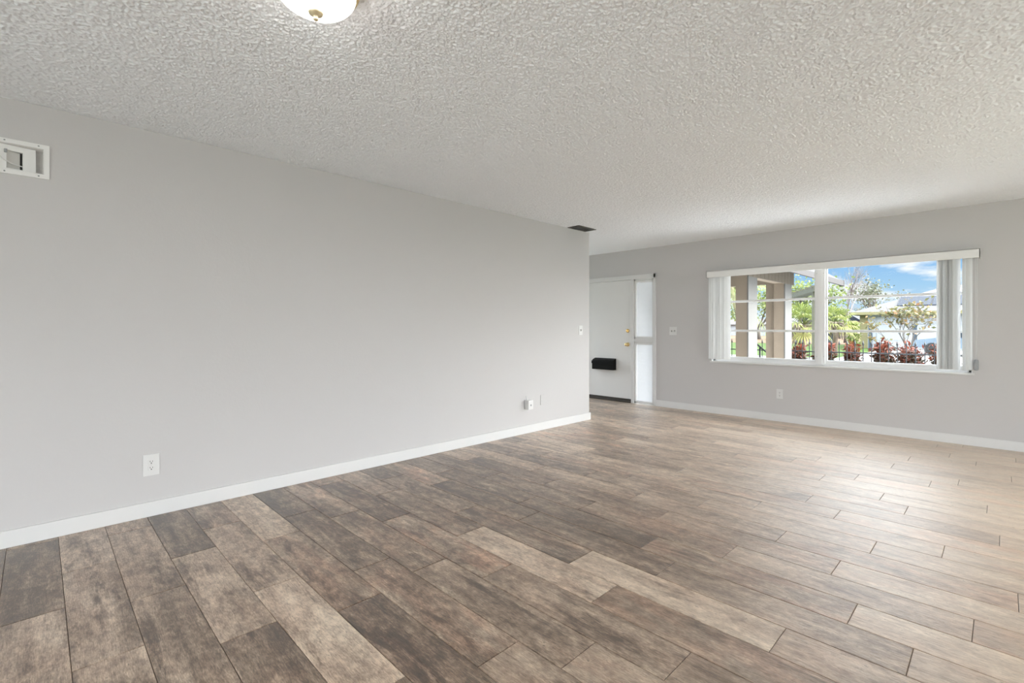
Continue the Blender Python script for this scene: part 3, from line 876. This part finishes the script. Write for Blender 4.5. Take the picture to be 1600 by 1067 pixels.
# white board set slantwise in the recess, cut out for a curled grey flap
MB_ = Matrix.Translation((XL - 0.004, -0.17, 0)) @ Matrix.Rotation(R(11), 4, 'Z')      # local y runs along the board
m = MB(); z0_, z1_ = HZ0 + 0.004, HZ1 - 0.004
hz0, hz1, hy0_, hy1_ = 2.066, 2.162, 0.050, 0.114
for (ya, yb, za, zb) in ((-0.170, hy0_, z0_, z1_), (hy1_, 0.166, z0_, z1_), (hy0_, hy1_, hz1, z1_), (hy0_, hy1_, z0_, hz0)):
    m.box(-0.014, 0, ya, yb, za, zb, bev=0.0008, mat=MB_)
m.build('mounting_board', M_BOARD, rb)
m = MB(); n = 10
for k in range(n):
    def P(a, z): return MB_ @ Vector((-0.004 - 0.019 * math.sin(a * math.pi * 0.5), hy0_ + a * (hy1_ - hy0_ - 0.008), z))
    a0, a1 = k / n, (k + 1) / n
    m.face([P(a0, hz0), P(a1, hz0 - 0.0), P(a1, hz1), P(a0, hz1)], smooth=True)
m.build('curled_flap', M_FLAP, rb)
m = MB(); m.box(-0.0262, -0.0250, hy0_ - 0.004, hy1_ + 0.004, hz0, hz1, mat=MB_)
m.build('dark_gap', M_DARK, rb)
m = MB()
pts = [MB_ @ Vector(p) for p in ((0.006, -0.10, 2.112), (0.010, 0.005, 2.150), (0.010, 0.022, 2.122), (0.009, 0.040, 2.104), (0.008, 0.065, 2.092), (0.004, 0.095, 2.087), (-0.004, 0.116, 2.086))]
m.tube(pts, 0.0030, 8)
tag(m.build('cable', M_PLATE, rb), 'loose white cable')
m = MB(); m.box(0.0, 0.010, 0.040, 0.052, 2.146, 2.166, bev=0.002, mat=MB_)
m.build('cable_clip', M_GREYPL, rb)

# ------------------------------------------------------------------ outlets and switches
def mount(wall, u, z):
    """matrix from plate space (x right, y up, z out of the wall) to the wall"""
    if wall == 'left':   # out = +X, right (seen from the room) = +Y
        return Matrix(((0, 0, 1, XL), (1, 0, 0, u), (0, 1, 0, z), (0, 0, 0, 1)))
    return Matrix(((1, 0, 0, u), (0, 0, -1, YF), (0, 1, 0, z), (0, 0, 0, 1)))   # front wall, out = -Y
def pbox(M, x0, x1, y0, y1, z0, z1, bev=0.0):
    m = MB(); m.box(x0, x1, y0, y1, z0, z1, bev=bev, mat=M); return m
def plate(name, wall, u, z, wd, ht, label, cat, group=None, mat=None):
    M = mount(wall, u, z)
    o = thing(name, M @ Vector((0, 0, 0)), label, cat, group)
    pbox(M, -wd / 2, wd / 2, -ht / 2, ht / 2, 0, 0.006, 0.0025).build('cover_plate', mat or M_PLATE, o)
    return o, M
def outlet(wall, u, z, wd, ht, label, name='wall_outlet', insert=True):
    o, M = plate(name, wall, u, z, wd, ht, label, 'outlet', 'duplex outlets')
    for s in (0.0195, -0.0195):
        rc = pbox(M, -0.0165, 0.0165, s - 0.014, s + 0.014, 0.004, 0.0085, 0.002).build('receptacle', M_PLATE, o)
        q = MB()
        q.box(-0.0075, -0.0050, s - 0.001, s + 0.008, 0.0080, 0.0088, mat=M)
        q.box(0.0050, 0.0075, s - 0.001, s + 0.007, 0.0080, 0.0088, mat=M)
        q.box(-0.0030, 0.0030, s - 0.0105, s - 0.0045, 0.0080, 0.0088, mat=M)
        q.build('slot', M_DARK, rc)
    pbox(M, -0.003, 0.003, -0.003, 0.003, 0.005, 0.0075, 0.001).build('screw', M_STEEL, o)
    return o, M
outlet('left', 0.514, 0.324, 0.086, 0.134, 'white duplex outlet low on the left wall, nearest the camera')
outlet('front', -1.997, 0.352, 0.075, 0.120, 'white duplex outlet low on the far wall under the wide window')
o, M = outlet('left', 3.955, 0.330, 0.070, 0.098, 'white duplex outlet low on the left wall behind the plugged-in adapter')
ad = thing('plug_in_adapter', M @ Vector((0, 0, 0)), 'small white plug-in adapter with thin antenna sticking out of the left wall outlet', 'adapter')
pbox(M, -0.038, 0.040, -0.054, 0.050, 0.009, 0.070, 0.008).build('body', M_PLATE, ad)
q = MB(); q.lathe([(0.011, 0), (0.011, 0.002), (0.009, 0.003)], M @ Vector((0.002, -0.005, 0.0698)), axis='X', seg=20); q.build('button', M_GREYPL, ad)
q = MB(); a_ = M @ Vector((-0.030, 0.046, 0.030)); b_ = M @ Vector((-0.034, 0.098, 0.026)); q.tube([a_, b_], 0.0022, 8); q.build('antenna', M_GREYPL, ad)
o, M = plate('blank_wall_plate', 'left', 4.225, 0.352, 0.072, 0.116, 'blank wall plate painted wall grey, low on the left wall near its end', 'wall plate', mat=M_WALL)
for s in (0.042, -0.042): pbox(M, -0.0028, 0.0028, s - 0.0028, s + 0.0028, 0.0045, 0.007, 0.001).build('screw', M_WALL, o)
def toggle(o, M, x, up):
    pbox(M, x - 0.006, x + 0.006, -0.012, 0.012, 0.005, 0.0075, 0.001).build('switch_collar', M_DARK, o)
    mm_ = M @ Matrix.Translation((x, 0.0, 0.006)) @ Matrix.Rotation(R(-28 if up else 28), 4, 'X')
    q = MB(); q.box(-0.0045, 0.0045, -0.004, 0.004, 0.0, 0.018, bev=0.0015, mat=mm_)
    q.build('toggle', M_PLATE, o)
o, M = plate('light_switch', 'left', 4.955, 1.165, 0.074, 0.120, 'single white light switch on the end of the left wall', 'light switch')
toggle(o, M, 0.0, True)
o, M = plate('light_switch', 'front', -3.446, 1.150, 0.116, 0.122, 'double white light switch on the far wall beside the front door', 'light switch')
toggle(o, M, -0.023, True); toggle(o, M, 0.023, False)

# ================================================================== outdoors
GZ = -0.15
def ground(name, x0, x1, y0, y1, z, mat):
    m = MB(); m.box(x0, x1, y0, y1, z - 0.05, z); return struct(name, m, mat)
ground('lawn', -90, 60, -20, 200, GZ, M_LAWN)
ground('patio', -9, 14, YF + TF, 11.35, GZ + 0.02, M_PAVER)
ground('planting_bed', -9, 8, 11.35, 12.6, GZ + 0.025, M_MULCH)
ground('street', -90, 60, 14.0, 25.0, GZ + 0.015, M_CONC)
ground('dry_field', -90, 60, 47.0, 120.0, GZ + 0.02, M_DRY)
ground('driveway', -5.2, 8.0, 25.0, 39.5, GZ + 0.02, M_CONC)

# our own roof: eave over the window and the roof mass that shades the front
m = MB()
m.prism([(YR - 1.2, 2.54), (YF + 1.15, 2.56), (YF + 1.15, 2.70), (2.2, 4.4), (YR - 1.2, 2.70)], 'x', XH - 1.0, XR + 3.2)
struct('roof', m, M_SHINGLE)

# porch in front of the door
PCX = -3.00
def porch_column(y0, y1, nm):
    m = MB()
    m.box(PCX - 0.20, PCX - 0.004, y0, y1, GZ, 2.08, bev=0.006)
    o = struct(nm, m, M_TAN)
    m = MB(); m.box(PCX - 0.010, PCX + 0.012, y0 - 0.008, y1 + 0.008, GZ, 2.08, bev=0.004)
    m.build('corner_board', M_CREAM, o)
    return o
porch_column(8.50, 8.90, 'porch_column')
porch_column(10.45, 10.85, 'porch_column')
m = MB(); m.box(-3.36, -3.205, 10.50, 10.80, GZ, 2.08, bev=0.006)
struct('porch_pier', m, M_TAN)
m = MB()
m.box(PCX - 0.20, PCX - 0.004, 8.50, 11.00, 2.08, 2.66)
m.box(-6.2, PCX - 0.20, 10.50, 10.70, 2.08, 2.66)
bm_ = struct('porch_beam', m, M_TAN)
m = MB(); y = 8.50
while y < 11.00 - 0.02:
    m.box(PCX - 0.006, PCX + 0.016, y + 0.006, min(y + 0.19, 11.0) - 0.006, 2.065, 2.66, bev=0.004); y += 0.19
m.box(PCX - 0.006, PCX + 0.008, 8.5, 11.0, 2.08, 2.66)
m.build('siding', M_SIDING, bm_)
# porch roof with its low eave reaching right
m = MB()
m.prism([(-6.6, 2.62), (-3.02, 2.62), (-2.40, 2.125), (-2.40, 2.20), (-3.6, 3.02), (-6.6, 3.02)], 'y', YF + 1.16, 12.2)
pr_ = struct('porch_roof', m, M_SOFFIT)
m = MB(); m.box(-2.402, -2.365, YF + 1.16, 12.22, 2.09, 2.20, bev=0.004)
m.box(-2.44, -2.36, 12.18, 12.24, 2.08, 2.21, bev=0.004)
m.build('fascia', M_FASCIA, pr_)

# iron fence
fence = thing('iron_fence', (-2.6, 11.2, GZ), 'black iron picket fence with spear tips between patio and red hedge', 'fence')
fy = 11.2
def picket(x):
    m = MB()
    m.tube([(x, fy, GZ), (x, fy, 0.875)], 0.008, 6, smooth=False)
    m.tube([(x, fy, 0.865), (x, fy, 0.885), (x, fy, 0.905), (x, fy, 0.965)], [0.008, 0.017, 0.014, 0.001], 6)
    return m.build('picket', M_IRON, fence)
x = -6.6
first = None
while x < 2.0:
    if first is None:
        first = picket(0.0)
        first.location.x = x - fence.location.x
    else:
        o = first.copy(); COL.objects.link(o); o.parent = fence
        o.location = (x - fence.location.x, first.location.y, first.location.z)
    x += 0.128
for z in (0.72, 0.02):
    box(-6.65, 2.05, fy - 0.016, fy + 0.016, z - 0.012, z + 0.012, bev=0.003).build('rail', M_IRON, fence)
# stair rail by the porch
hr = thing('stair_handrail', (-3.55, 11.0, GZ), 'short black iron handrail seen in the gap between the porch columns', 'handrail')
ax, ay = -3.62, 10.95
m = MB(); m.tube([(ax, ay, GZ), (ax, ay, 0.80)], 0.018, 8); m.build('post', M_IRON, hr)
m = MB(); m.tube([(ax + 0.22, ay - 0.02, GZ), (ax + 0.22, ay - 0.02, 0.62)], 0.024, 8); m.build('post', M_IRON, hr)
m = MB(); m.tube([(ax - 0.12, ay, 0.90), (ax + 0.24, ay - 0.02, 0.60)], 0.018, 8); m.build('top_rail', M_IRON, hr)
m = MB(); m.tube([(ax, ay, 0.35), (ax + 0.22, ay - 0.02, 0.30)], 0.012, 8); m.build('lower_rail', M_IRON, hr)

# ---- plants
def leaf(m, p, size, rnd, tint, up=0.3, narrow=0.45):
    d = Vector((rnd.gauss(0, 1), rnd.gauss(0, 1), rnd.gauss(up, 0.8))).normalized()
    s = d.cross(Vector((rnd.gauss(0, 1), rnd.gauss(0, 1), rnd.gauss(0, 1))))
    if s.length < 1e-3: return
    s.normalize(); nrm = d.cross(s)
    p = Vector(p); hw = size * narrow * 0.5
    a, t_ = p, p + d * size
    mid = p + d * size * 0.5 + nrm * size * 0.08
    m.face([a, mid + s * hw, t_, mid - s * hw], tint)

def bush(x, y, h, r, n, label, seed):
    rnd = random.Random(seed)
    o = thing('hedge_bush', (x, y, GZ), label, 'bush', 'red hedge behind the fence')
    st_ = MB(); lf = MB()
    for k in range(16):
        a = rnd.uniform(0, 6.28); q = rnd.uniform(0.2, 1) * r
        top = Vector((x + q * math.cos(a), y + q * math.sin(a), GZ + h * rnd.uniform(0.72, 1.0)))
        base = Vector((x + 0.25 * q * math.cos(a), y + 0.25 * q * math.sin(a), GZ))
        mid = base.lerp(top, 0.5) + Vector((rnd.uniform(-.04, .04), rnd.uniform(-.04, .04), 0))
        st_.tube([base, mid, top], [0.008, 0.006, 0.003], 5)
        for _ in range(n // 16):
            u = rnd.uniform(0.45, 1.02)
            p = base.lerp(top, u) + Vector((rnd.gauss(0, .035), rnd.gauss(0, .045), rnd.gauss(0, .03)))
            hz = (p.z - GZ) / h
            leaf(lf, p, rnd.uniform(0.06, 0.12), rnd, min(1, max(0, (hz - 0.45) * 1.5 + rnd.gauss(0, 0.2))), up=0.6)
    st_.build('stems', M_BARK, o)
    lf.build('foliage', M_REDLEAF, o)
HB = [(-3.16, 1.00, 'red-leaved hedge bush just right of the porch columns, left of the window mullion'),
      (-2.68, 1.00, 'red-leaved hedge bush partly hidden behind the window mullion'),
      (-2.14, 0.99, 'red-leaved hedge bush next to the gap of lawn, first right of the mullion'),
      (-1.69, 1.06, 'red-leaved hedge bush, second right of the lawn gap, below the far driveway edge'),
      (-1.23, 1.02, 'red-leaved hedge bush in front of the small sparse tree'),
      (-0.80, 1.02, 'red-leaved hedge bush just left of the right blind stack'),
      (-0.30, 1.00, 'red-leaved hedge bush seen through the slit right of the blind stack')]
for k, (bx_, bh, lab) in enumerate(HB): bush(bx_, 11.75 + 0.30 * (k % 2), bh, 0.18, 1000, lab, 40 + k)

def branches(m, p, d, length, rad, depth, rnd, spread=0.55, tips=None, seg=5):
    q = p + d * length * 0.5 + Vector((rnd.gauss(0, .05), rnd.gauss(0, .05), rnd.gauss(0, .03))) * length
    e_ = q + (d + Vector((rnd.gauss(0, .12), rnd.gauss(0, .12), rnd.gauss(0.04, .08)))).normalized() * length * 0.5
    m.tube([p, q, e_], [rad, rad * 0.82, rad * 0.62], seg, caps=False, tint=rnd.random())
    if tips is not None and depth <= 1: tips.append((q, e_))
    if depth == 0: return
    for k in range(rnd.choice((2, 3, 3))):
        nd = (d + Vector((rnd.gauss(0, spread), rnd.gauss(0, spread), rnd.gauss(0.1, spread * 0.6)))).normalized()
        branches(m, e_ if k else q, nd, length * rnd.uniform(0.6, 0.82), rad * 0.55, depth - 1, rnd, spread, tips, max(3, seg - 1))

def tree(name, x, y, h, label, seed, leaf_mat=None, leaves=0, leaf_size=0.2, spread=0.5, depth=4, rad=0.14, trunk_frac=0.3, cat='tree', jitter=0.5, group=None):
    rnd = random.Random(seed)
    o = thing(name, (x, y, GZ), label, cat, group)
    wd_ = MB(); tips = []
    base = Vector((x, y, GZ)); lean = Vector((rnd.gauss(0, .04), rnd.gauss(0, .04), 1)).normalized()
    top = base + lean * h * trunk_frac
    wd_.tube([base, base.lerp(top, .5), top], [rad * 1.25, rad, rad * 0.8], 8)
    for k in range(4):
        nd = (lean + Vector((rnd.gauss(0, spread), rnd.gauss(0, spread), 0.1))).normalized()
        branches(wd_, top, nd, h * (1 - trunk_frac) * 0.36, rad * 0.6, depth - 1, rnd, spread, tips)
    wd_.build('branches' if not leaf_mat else 'trunk', M_TWIG if not leaf_mat else M_BARK, o)
    if leaf_mat:
        lf = MB()
        for _ in range(leaves):
            a, b_ = rnd.choice(tips)
            p = a.lerp(b_, rnd.random()) + Vector((rnd.gauss(0, jitter), rnd.gauss(0, jitter), rnd.gauss(0, jitter * 0.8)))
            leaf(lf, p, leaf_size * rnd.uniform(0.6, 1.3), rnd, min(1, max(0, rnd.gauss(0.5, 0.25))), up=0.1, narrow=0.6)
        lf.build('foliage', leaf_mat, o)
    return o

def fan_frond(m, base, d, L, rnd, tint, blades=14):
    """fan palm leaf: a petiole and blades spread in a fan that droops at the tips"""
    d = d.normalized(); hub = base + d * L * 0.5
    side_ = d.cross(Vector((0, 0, 1)))
    if side_.length < 1e-3: side_ = Vector((1, 0, 0))
    side_.normalize(); nrm = side_.cross(d).normalized()
    m.tube([base, base.lerp(hub, .6) + Vector((0, 0, 0.02)), hub], [0.014, 0.011, 0.008], 4, tint=tint * 0.7)
    for k in range(blades):
        a = (k / (blades - 1) - 0.5) * R(210)
        bd = (d * math.cos(a) + side_ * math.sin(a)).normalized()
        bl = L * 0.55 * (0.75 + 0.25 * math.cos(a))
        w_ = nrm.cross(bd).normalized() * L * 0.028
        m1 = hub + bd * bl * 0.55 + Vector((0, 0, -0.03 * L)); e_ = hub + bd * bl + Vector((0, 0, -0.22 * L))
        tt = min(1, max(0, tint + rnd.gauss(0, .12)))
        m.face([hub, m1 + w_, m1 - w_], tt); m.face([m1 - w_, m1 + w_, e_], tt)

def palm(x, y, trunk_h, r, n, label, seed, tw=0.11, fan=True, droop=0.0):
    rnd = random.Random(seed)
    o = thing('palm_tree', (x, y, GZ), label, 'palm tree', 'palms')
    m = MB(); top = Vector((x, y, GZ + trunk_h))
    m.tube([(x, y, GZ), (x + 0.02, y, GZ + trunk_h * 0.5), top], [tw * 1.2, tw, tw * 1.15], 10)
    m.build('trunk', M_TRUNK, o)
    sk = MB()
    for k in range(26):
        a = rnd.uniform(0, 6.28); q = tw * 1.1
        p = top + Vector((q * math.cos(a), q * math.sin(a), rnd.uniform(-0.45, 0.05) * r))
        sk.tube([p, p + Vector((math.cos(a) * .22 * r, math.sin(a) * .22 * r, .02)), p + Vector((math.cos(a) * .30 * r, math.sin(a) * .30 * r, -.38 * r))], [0.03, 0.05, 0.008], 5)
    sk.build('skirt', M_SKIRT, o)
    for k in range(n):
        a = k * 2.39996 + rnd.uniform(-.2, .2); el = R(80) - R(115) * (k / (n - 1)) - droop
        d = Vector((math.cos(a) * math.cos(el), math.sin(a) * math.cos(el), math.sin(el)))
        fm = MB()
        if fan: fan_frond(fm, top + d * 0.05, d, r, rnd, 0.35 + 0.5 * (k / n) + rnd.uniform(-.15, .15))
        else:
            pts = []
            for q in range(9):
                u = q / 8
                pts.append(top + d * r * u + Vector((0, 0, -r * 0.75 * u * u)))
            fm.tube(pts, [0.015 * (1 - 0.8 * q / 8) for q in range(9)], 4, tint=0.4)
            for q in range(1, 34):
                u = q / 34; i_ = min(7, int(u * 8)); p = pts[i_].lerp(pts[i_ + 1], u * 8 - i_)
                tg = (pts[i_ + 1] - pts[i_]).normalized(); sd2 = tg.cross(Vector((0, 0, 1))).normalized()
                ll = r * 0.30 * math.sin(math.pi * (0.12 + 0.82 * u))
                for sg in (1, -1):
                    e_ = p + sd2 * sg * ll * 0.75 + tg * ll * 0.5 + Vector((0, 0, -ll * 0.45))
                    ww = tg * r * 0.012
                    fm.face([p - ww, p + ww, e_], min(1, max(0, rnd.gauss(0.5, .2))))
        fm.build('frond', M_PALMLEAF, o)
    return o

palm(-6.15, 24.0, 1.50, 1.20, 24, 'yellow-green fan palm with brown skirt left of the window mullion, across the street', 3)
palm(-5.80, 28.0, 1.60, 1.05, 22, 'yellow-green fan palm just right of the window mullion, across the street', 5)
palm(-5.55, 13.4, 2.75, 1.7, 16, 'feathery palm with drooping fronds left of the porch column', 8, tw=0.11, fan=False)

tree('small_tree', -1.62, 15.0, 2.2, 'small sparse tree with mixed green and orange leaves behind the hedge, right of centre', 21, M_AUTUMN, 420, 0.10, 0.40, 4, 0.030, 0.30, jitter=0.06)
tree('leafy_tree', -11.6, 44.0, 5.6, 'yellow-green tree behind the palms, left of the window mullion', 22, M_GREENLEAF, 1500, 0.24, 0.30, 4, 0.18, 0.2, jitter=0.45)
tree('leafy_tree', -20.6, 62.0, 7.0, 'bright green tree farther back, beside the right porch column', 27, M_GREENLEAF, 1300, 0.38, 0.5, 4, 0.2, 0.2, jitter=0.6)
tree('bare_tree', -10.1, 52.5, 7.4, 'tall bare-branched tree just right of the porch eave tip', 23, spread=0.34, depth=6, rad=0.10)
tree('evergreen_tree', -9.9, 66.0, 7.4, 'grey-green broad tree behind the left end of the white garage roof', 24, M_DARKLEAF, 800, 0.32, 0.5, 4, 0.18, 0.25, jitter=0.5)
tree('bare_tree', -5.2, 72.0, 5.0, 'low bare tree above the white garage roof ridge', 25, spread=0.45, depth=5, rad=0.12)
tree('bare_tree', -20.5, 46.0, 6.0, 'bare tree seen in the gap between the porch columns', 26, spread=0.42, depth=6, rad=0.14)
tree('bare_tree', -14.4, 72.0, 5.0, 'low bare tree behind the right fan palm', 29, spread=0.45, depth=5, rad=0.12)
rnd = random.Random(77)
row_lab = ['far grey-green tree at the left end of the field edge', 'far pale tree on the field edge, second from its left end', 'far tree on the field edge behind the palms', 'far tree on the field edge right of the palms', 'far grey-green tree on the field edge behind the distant dark roof']
for k in range(5):
    tree('distant_tree', -62 + k * 10.5, 118 + rnd.uniform(-3, 3), rnd.uniform(5, 6.5), row_lab[k], 90 + k, M_DARKLEAF if k % 2 == 0 else M_GREENLEAF, 600, 0.7, 0.4, 3, 0.3, 0.18, jitter=0.8, group='trees along the field edge')

# tall shrub by the garage
rnd = random.Random(5)
o = thing('column_shrub', (-6.95, 38.6, GZ), 'yellow-green upright shrub at the left corner of the white garage', 'shrub')
m = MB(); m.tube([(-6.95, 38.6, GZ), (-6.95, 38.6, 1.0)], 0.05, 6); m.build('stem', M_BARK, o)
m = MB()
for _ in range(900):
    a = rnd.uniform(0, 6.28); q = 0.36 * math.sqrt(rnd.random()); z = rnd.uniform(-0.05, 1.55)
    q *= 0.6 + 0.4 * math.sin(math.pi * min(1, max(0, (z + 0.2) / 1.9)))
    leaf(m, (-6.95 + q * math.cos(a), 38.6 + q * math.sin(a), z), rnd.uniform(.1, .2), rnd, rnd.uniform(.3, 1), up=.4, narrow=.6)
m.build('foliage', M_GREENLEAF, o)

# white garage house across the street
hx0, hx1, hy0, hy1 = -6.75, 7.0, 40.0, 49.0
hs = thing('house', ((hx0 + hx1) / 2, hy0, GZ), 'white house with a wide garage door and low grey roof across the street', 'house', 'houses across the street')
m = MB(); m.box(hx0 + 0.35, hx1, hy0, hy1, GZ, 2.25); m.build('wall', M_WHITEWALL, hs)
m = MB(); m.box(hx0 - 0.10, hx0 + 0.36, hy0 + 0.02, hy1 - 0.3, GZ, 2.24); m.build('corner_wall', M_YELLOW, hs)
m = MB()
ov = 0.55; zr = 4.15; e0 = 2.25
A = [(hx0 - ov, hy0 - ov, e0), (hx1 + ov, hy0 - ov, e0), (hx1 + ov, hy1 + ov, e0), (hx0 - ov, hy1 + ov, e0)]
r0, r1 = (hx0 + 4.2, (hy0 + hy1) / 2, zr), (hx1 - 4.2, (hy0 + hy1) / 2, zr)
m.face([A[0], A[1], r1, r0]); m.face([A[1], A[2], r1]); m.face([A[2], A[3], r0, r1]); m.face([A[3], A[0], r0]); m.face(A[::-1])
rf = m.build('roof', M_PALESHINGLE, hs)
m = MB(); m.box(hx0 - ov, hx1 + ov, hy0 - ov - 0.04, hy0 - ov, e0 - 0.16, e0 + 0.03); m.box(hx0 - ov - 0.04, hx0 - ov, hy0 - ov, hy1 + ov, e0 - 0.16, e0 + 0.03)
m.build('fascia', M_YELLOW, hs)
sl = (zr - e0) / ((hy1 - hy0) / 2 + ov)
for k in range(5):
    xa = -4.9 + k * 1.75
    ya, yb_ = hy0 + 0.5, hy0 + 2.6
    za, zb = e0 + sl * (ya - hy0 + ov) + 0.06, e0 + sl * (yb_ - hy0 + ov) + 0.06
    m = MB(); m.face([(xa, ya, za), (xa + 1.68, ya, za), (xa + 1.68, yb_, zb), (xa, yb_, zb)]); m.face([(xa, ya, za - .05), (xa, yb_, zb - .05), (xa + 1.68, yb_, zb - .05), (xa + 1.68, ya, za - .05)])
    m.face([(xa, ya, za - .05), (xa + 1.68, ya, za - .05), (xa + 1.68, ya, za), (xa, ya, za)])
    m.build('solar_panel', M_SOLAR, rf)
gd = MB()
for k in range(4): gd.box(-5.9, -1.2, hy0 - 0.05, hy0, GZ + 0.02 + k * 0.53, GZ + 0.02 + k * 0.53 + 0.515, bev=0.01)
gd.build('garage_door', M_WHITEWALL, hs)
m = MB(); m.box(-0.4, 1.6, hy0 - 0.04, hy0, 0.9, 1.9); wn = m.build('window', M_CARGLASS, hs)
m = MB()
m.box(-0.46, 1.66, hy0 - 0.07, hy0, 1.9, 1.98); m.box(-0.46, 1.66, hy0 - 0.07, hy0, 0.82, 0.9); m.box(-0.46, -0.4, hy0 - 0.07, hy0, 0.82, 1.98); m.box(1.6, 1.66, hy0 - 0.07, hy0, 0.82, 1.98)
m.build('window_frame', M_WHITEWALL, wn)
# smaller house far behind
h2 = thing('house', (-15.5, 84.0, GZ), 'distant tan house with a dark roof left of the white garage house', 'house', 'houses across the street')
m = MB(); m.box(-20.5, -14.0, 80, 88, GZ, 2.2); m.build('wall', M_TAN, h2)
m = MB(); m.prism([(-21.2, 2.2), (-13.3, 2.2), (-16.0, 4.0), (-18.5, 4.0)], 'y', 79.2, 88.8); m.build('roof', M_SOLAR, h2)
h3 = thing('house', (-32.0, 92.0, GZ), 'long pale low building at the far side of the dry field behind the palms', 'house', 'houses across the street')
m = MB(); m.box(-44, -22, 92, 99, GZ, 1.9); m.build('wall', M_WHITEWALL, h3)
m = MB(); m.prism([(91.4, 1.9), (99.6, 1.9), (95.5, 3.0)], 'x', -44.6, -21.4); m.build('roof', M_PALESHINGLE, h3)

# timber pergola behind the palm
ps = thing('garden_pergola', (-3.9, 17.0, GZ), 'weathered timber pergola edge slanting behind the palm left of the window mullion', 'pergola')
Mx = Matrix.Translation((-4.05, 17.0, 2.33)) @ Matrix.Rotation(R(115.6), 4, 'Z')
m = MB(); m.box(0.1, 6.2, -0.10, 0.0, 0.0, 0.14, mat=Mx); m.build('beam', M_WEATHERED, ps)
m = MB(); m.box(0.1, 6.2, -0.38, -0.30, 0.0, 0.14, mat=Mx); m.build('beam', M_WEATHERED, ps)
for k in range(9):
    m = MB(); m.box(0.25 + k * 0.72, 0.31 + k * 0.72, -0.42, 0.05, 0.14, 0.20, mat=Mx); m.build('rafter', M_WEATHERED, ps)
for px_, py_ in ((0.3, -0.05), (6.0, -0.05), (0.3, -0.34), (6.0, -0.34)):
    m = MB(); m.box(px_ - .05, px_ + .05, py_ - .05, py_ + .05, GZ - 2.33, 0.0, mat=Mx); m.build('post', M_WEATHERED, ps)

# bin, posts, car
b_ = thing('trash_bin', (-7.9, 36.5, GZ), 'black wheeled bin at the driveway edge left of the shrub', 'bin')
m = MB(); m.prism([(-8.22, GZ + .08), (-7.62, GZ + .08), (-7.55, 0.80), (-8.29, 0.80)], 'y', 36.1, 36.8); m.build('body', M_BIN, b_)
m = MB(); m.box(-8.33, -7.51, 36.05, 36.85, 0.80, 0.87, bev=0.02); m.build('lid', M_BIN, b_)
for s in (-8.15, -7.69):
    m = MB(); m.lathe([(0.1, 0), (0.1, 0.06)], (s, 36.85, GZ + 0.10), axis='X', seg=14); m.build('wheel', M_RUBBER, b_)
def gate_post(x, y, label):
    o = thing('gate_post', (x, y, GZ), label, 'post', 'posts beside the driveway')
    m = MB(); m.box(x - .10, x + .10, y - .10, y + .10, GZ, 1.32, bev=0.01); m.build('shaft', M_POST, o)
    m = MB(); m.box(x - .13, x + .13, y - .13, y + .13, 1.32, 1.40, bev=0.02); m.build('cap', M_POST, o)
gate_post(-5.62, 36.0, 'slate-coloured post near the left edge of the white garage door')
gate_post(-3.55, 36.0, 'slate-coloured post at the middle of the white garage door, beside the sparse tree')
car = thing('car', (-1.7, 32.5, GZ), 'blue-grey parked car in the driveway beside the right blind stack', 'car')
m = MB(); m.prism([(-3.2, .22), (-3.15, .60), (-2.35, .72), (-1.85, .98), (0.3, 1.02), (0.9, .74), (1.25, .68), (1.3, .22)], 'y', 31.6, 33.3)
m.build('body', M_CARPAINT, car)
m = MB(); m.prism([(-2.25, .74), (-1.80, .96), (0.25, .99), (0.80, .74)], 'y', 31.585, 31.60); m.build('side_window', M_CARGLASS, car)
for xx in (-2.45, 0.45):
    for yy in (31.58, 33.12):
        m = MB(); m.tube([(xx, yy, GZ + .32), (xx, yy + .2, GZ + .32)], 0.31, 18); m.build('wheel', M_RUBBER, car)
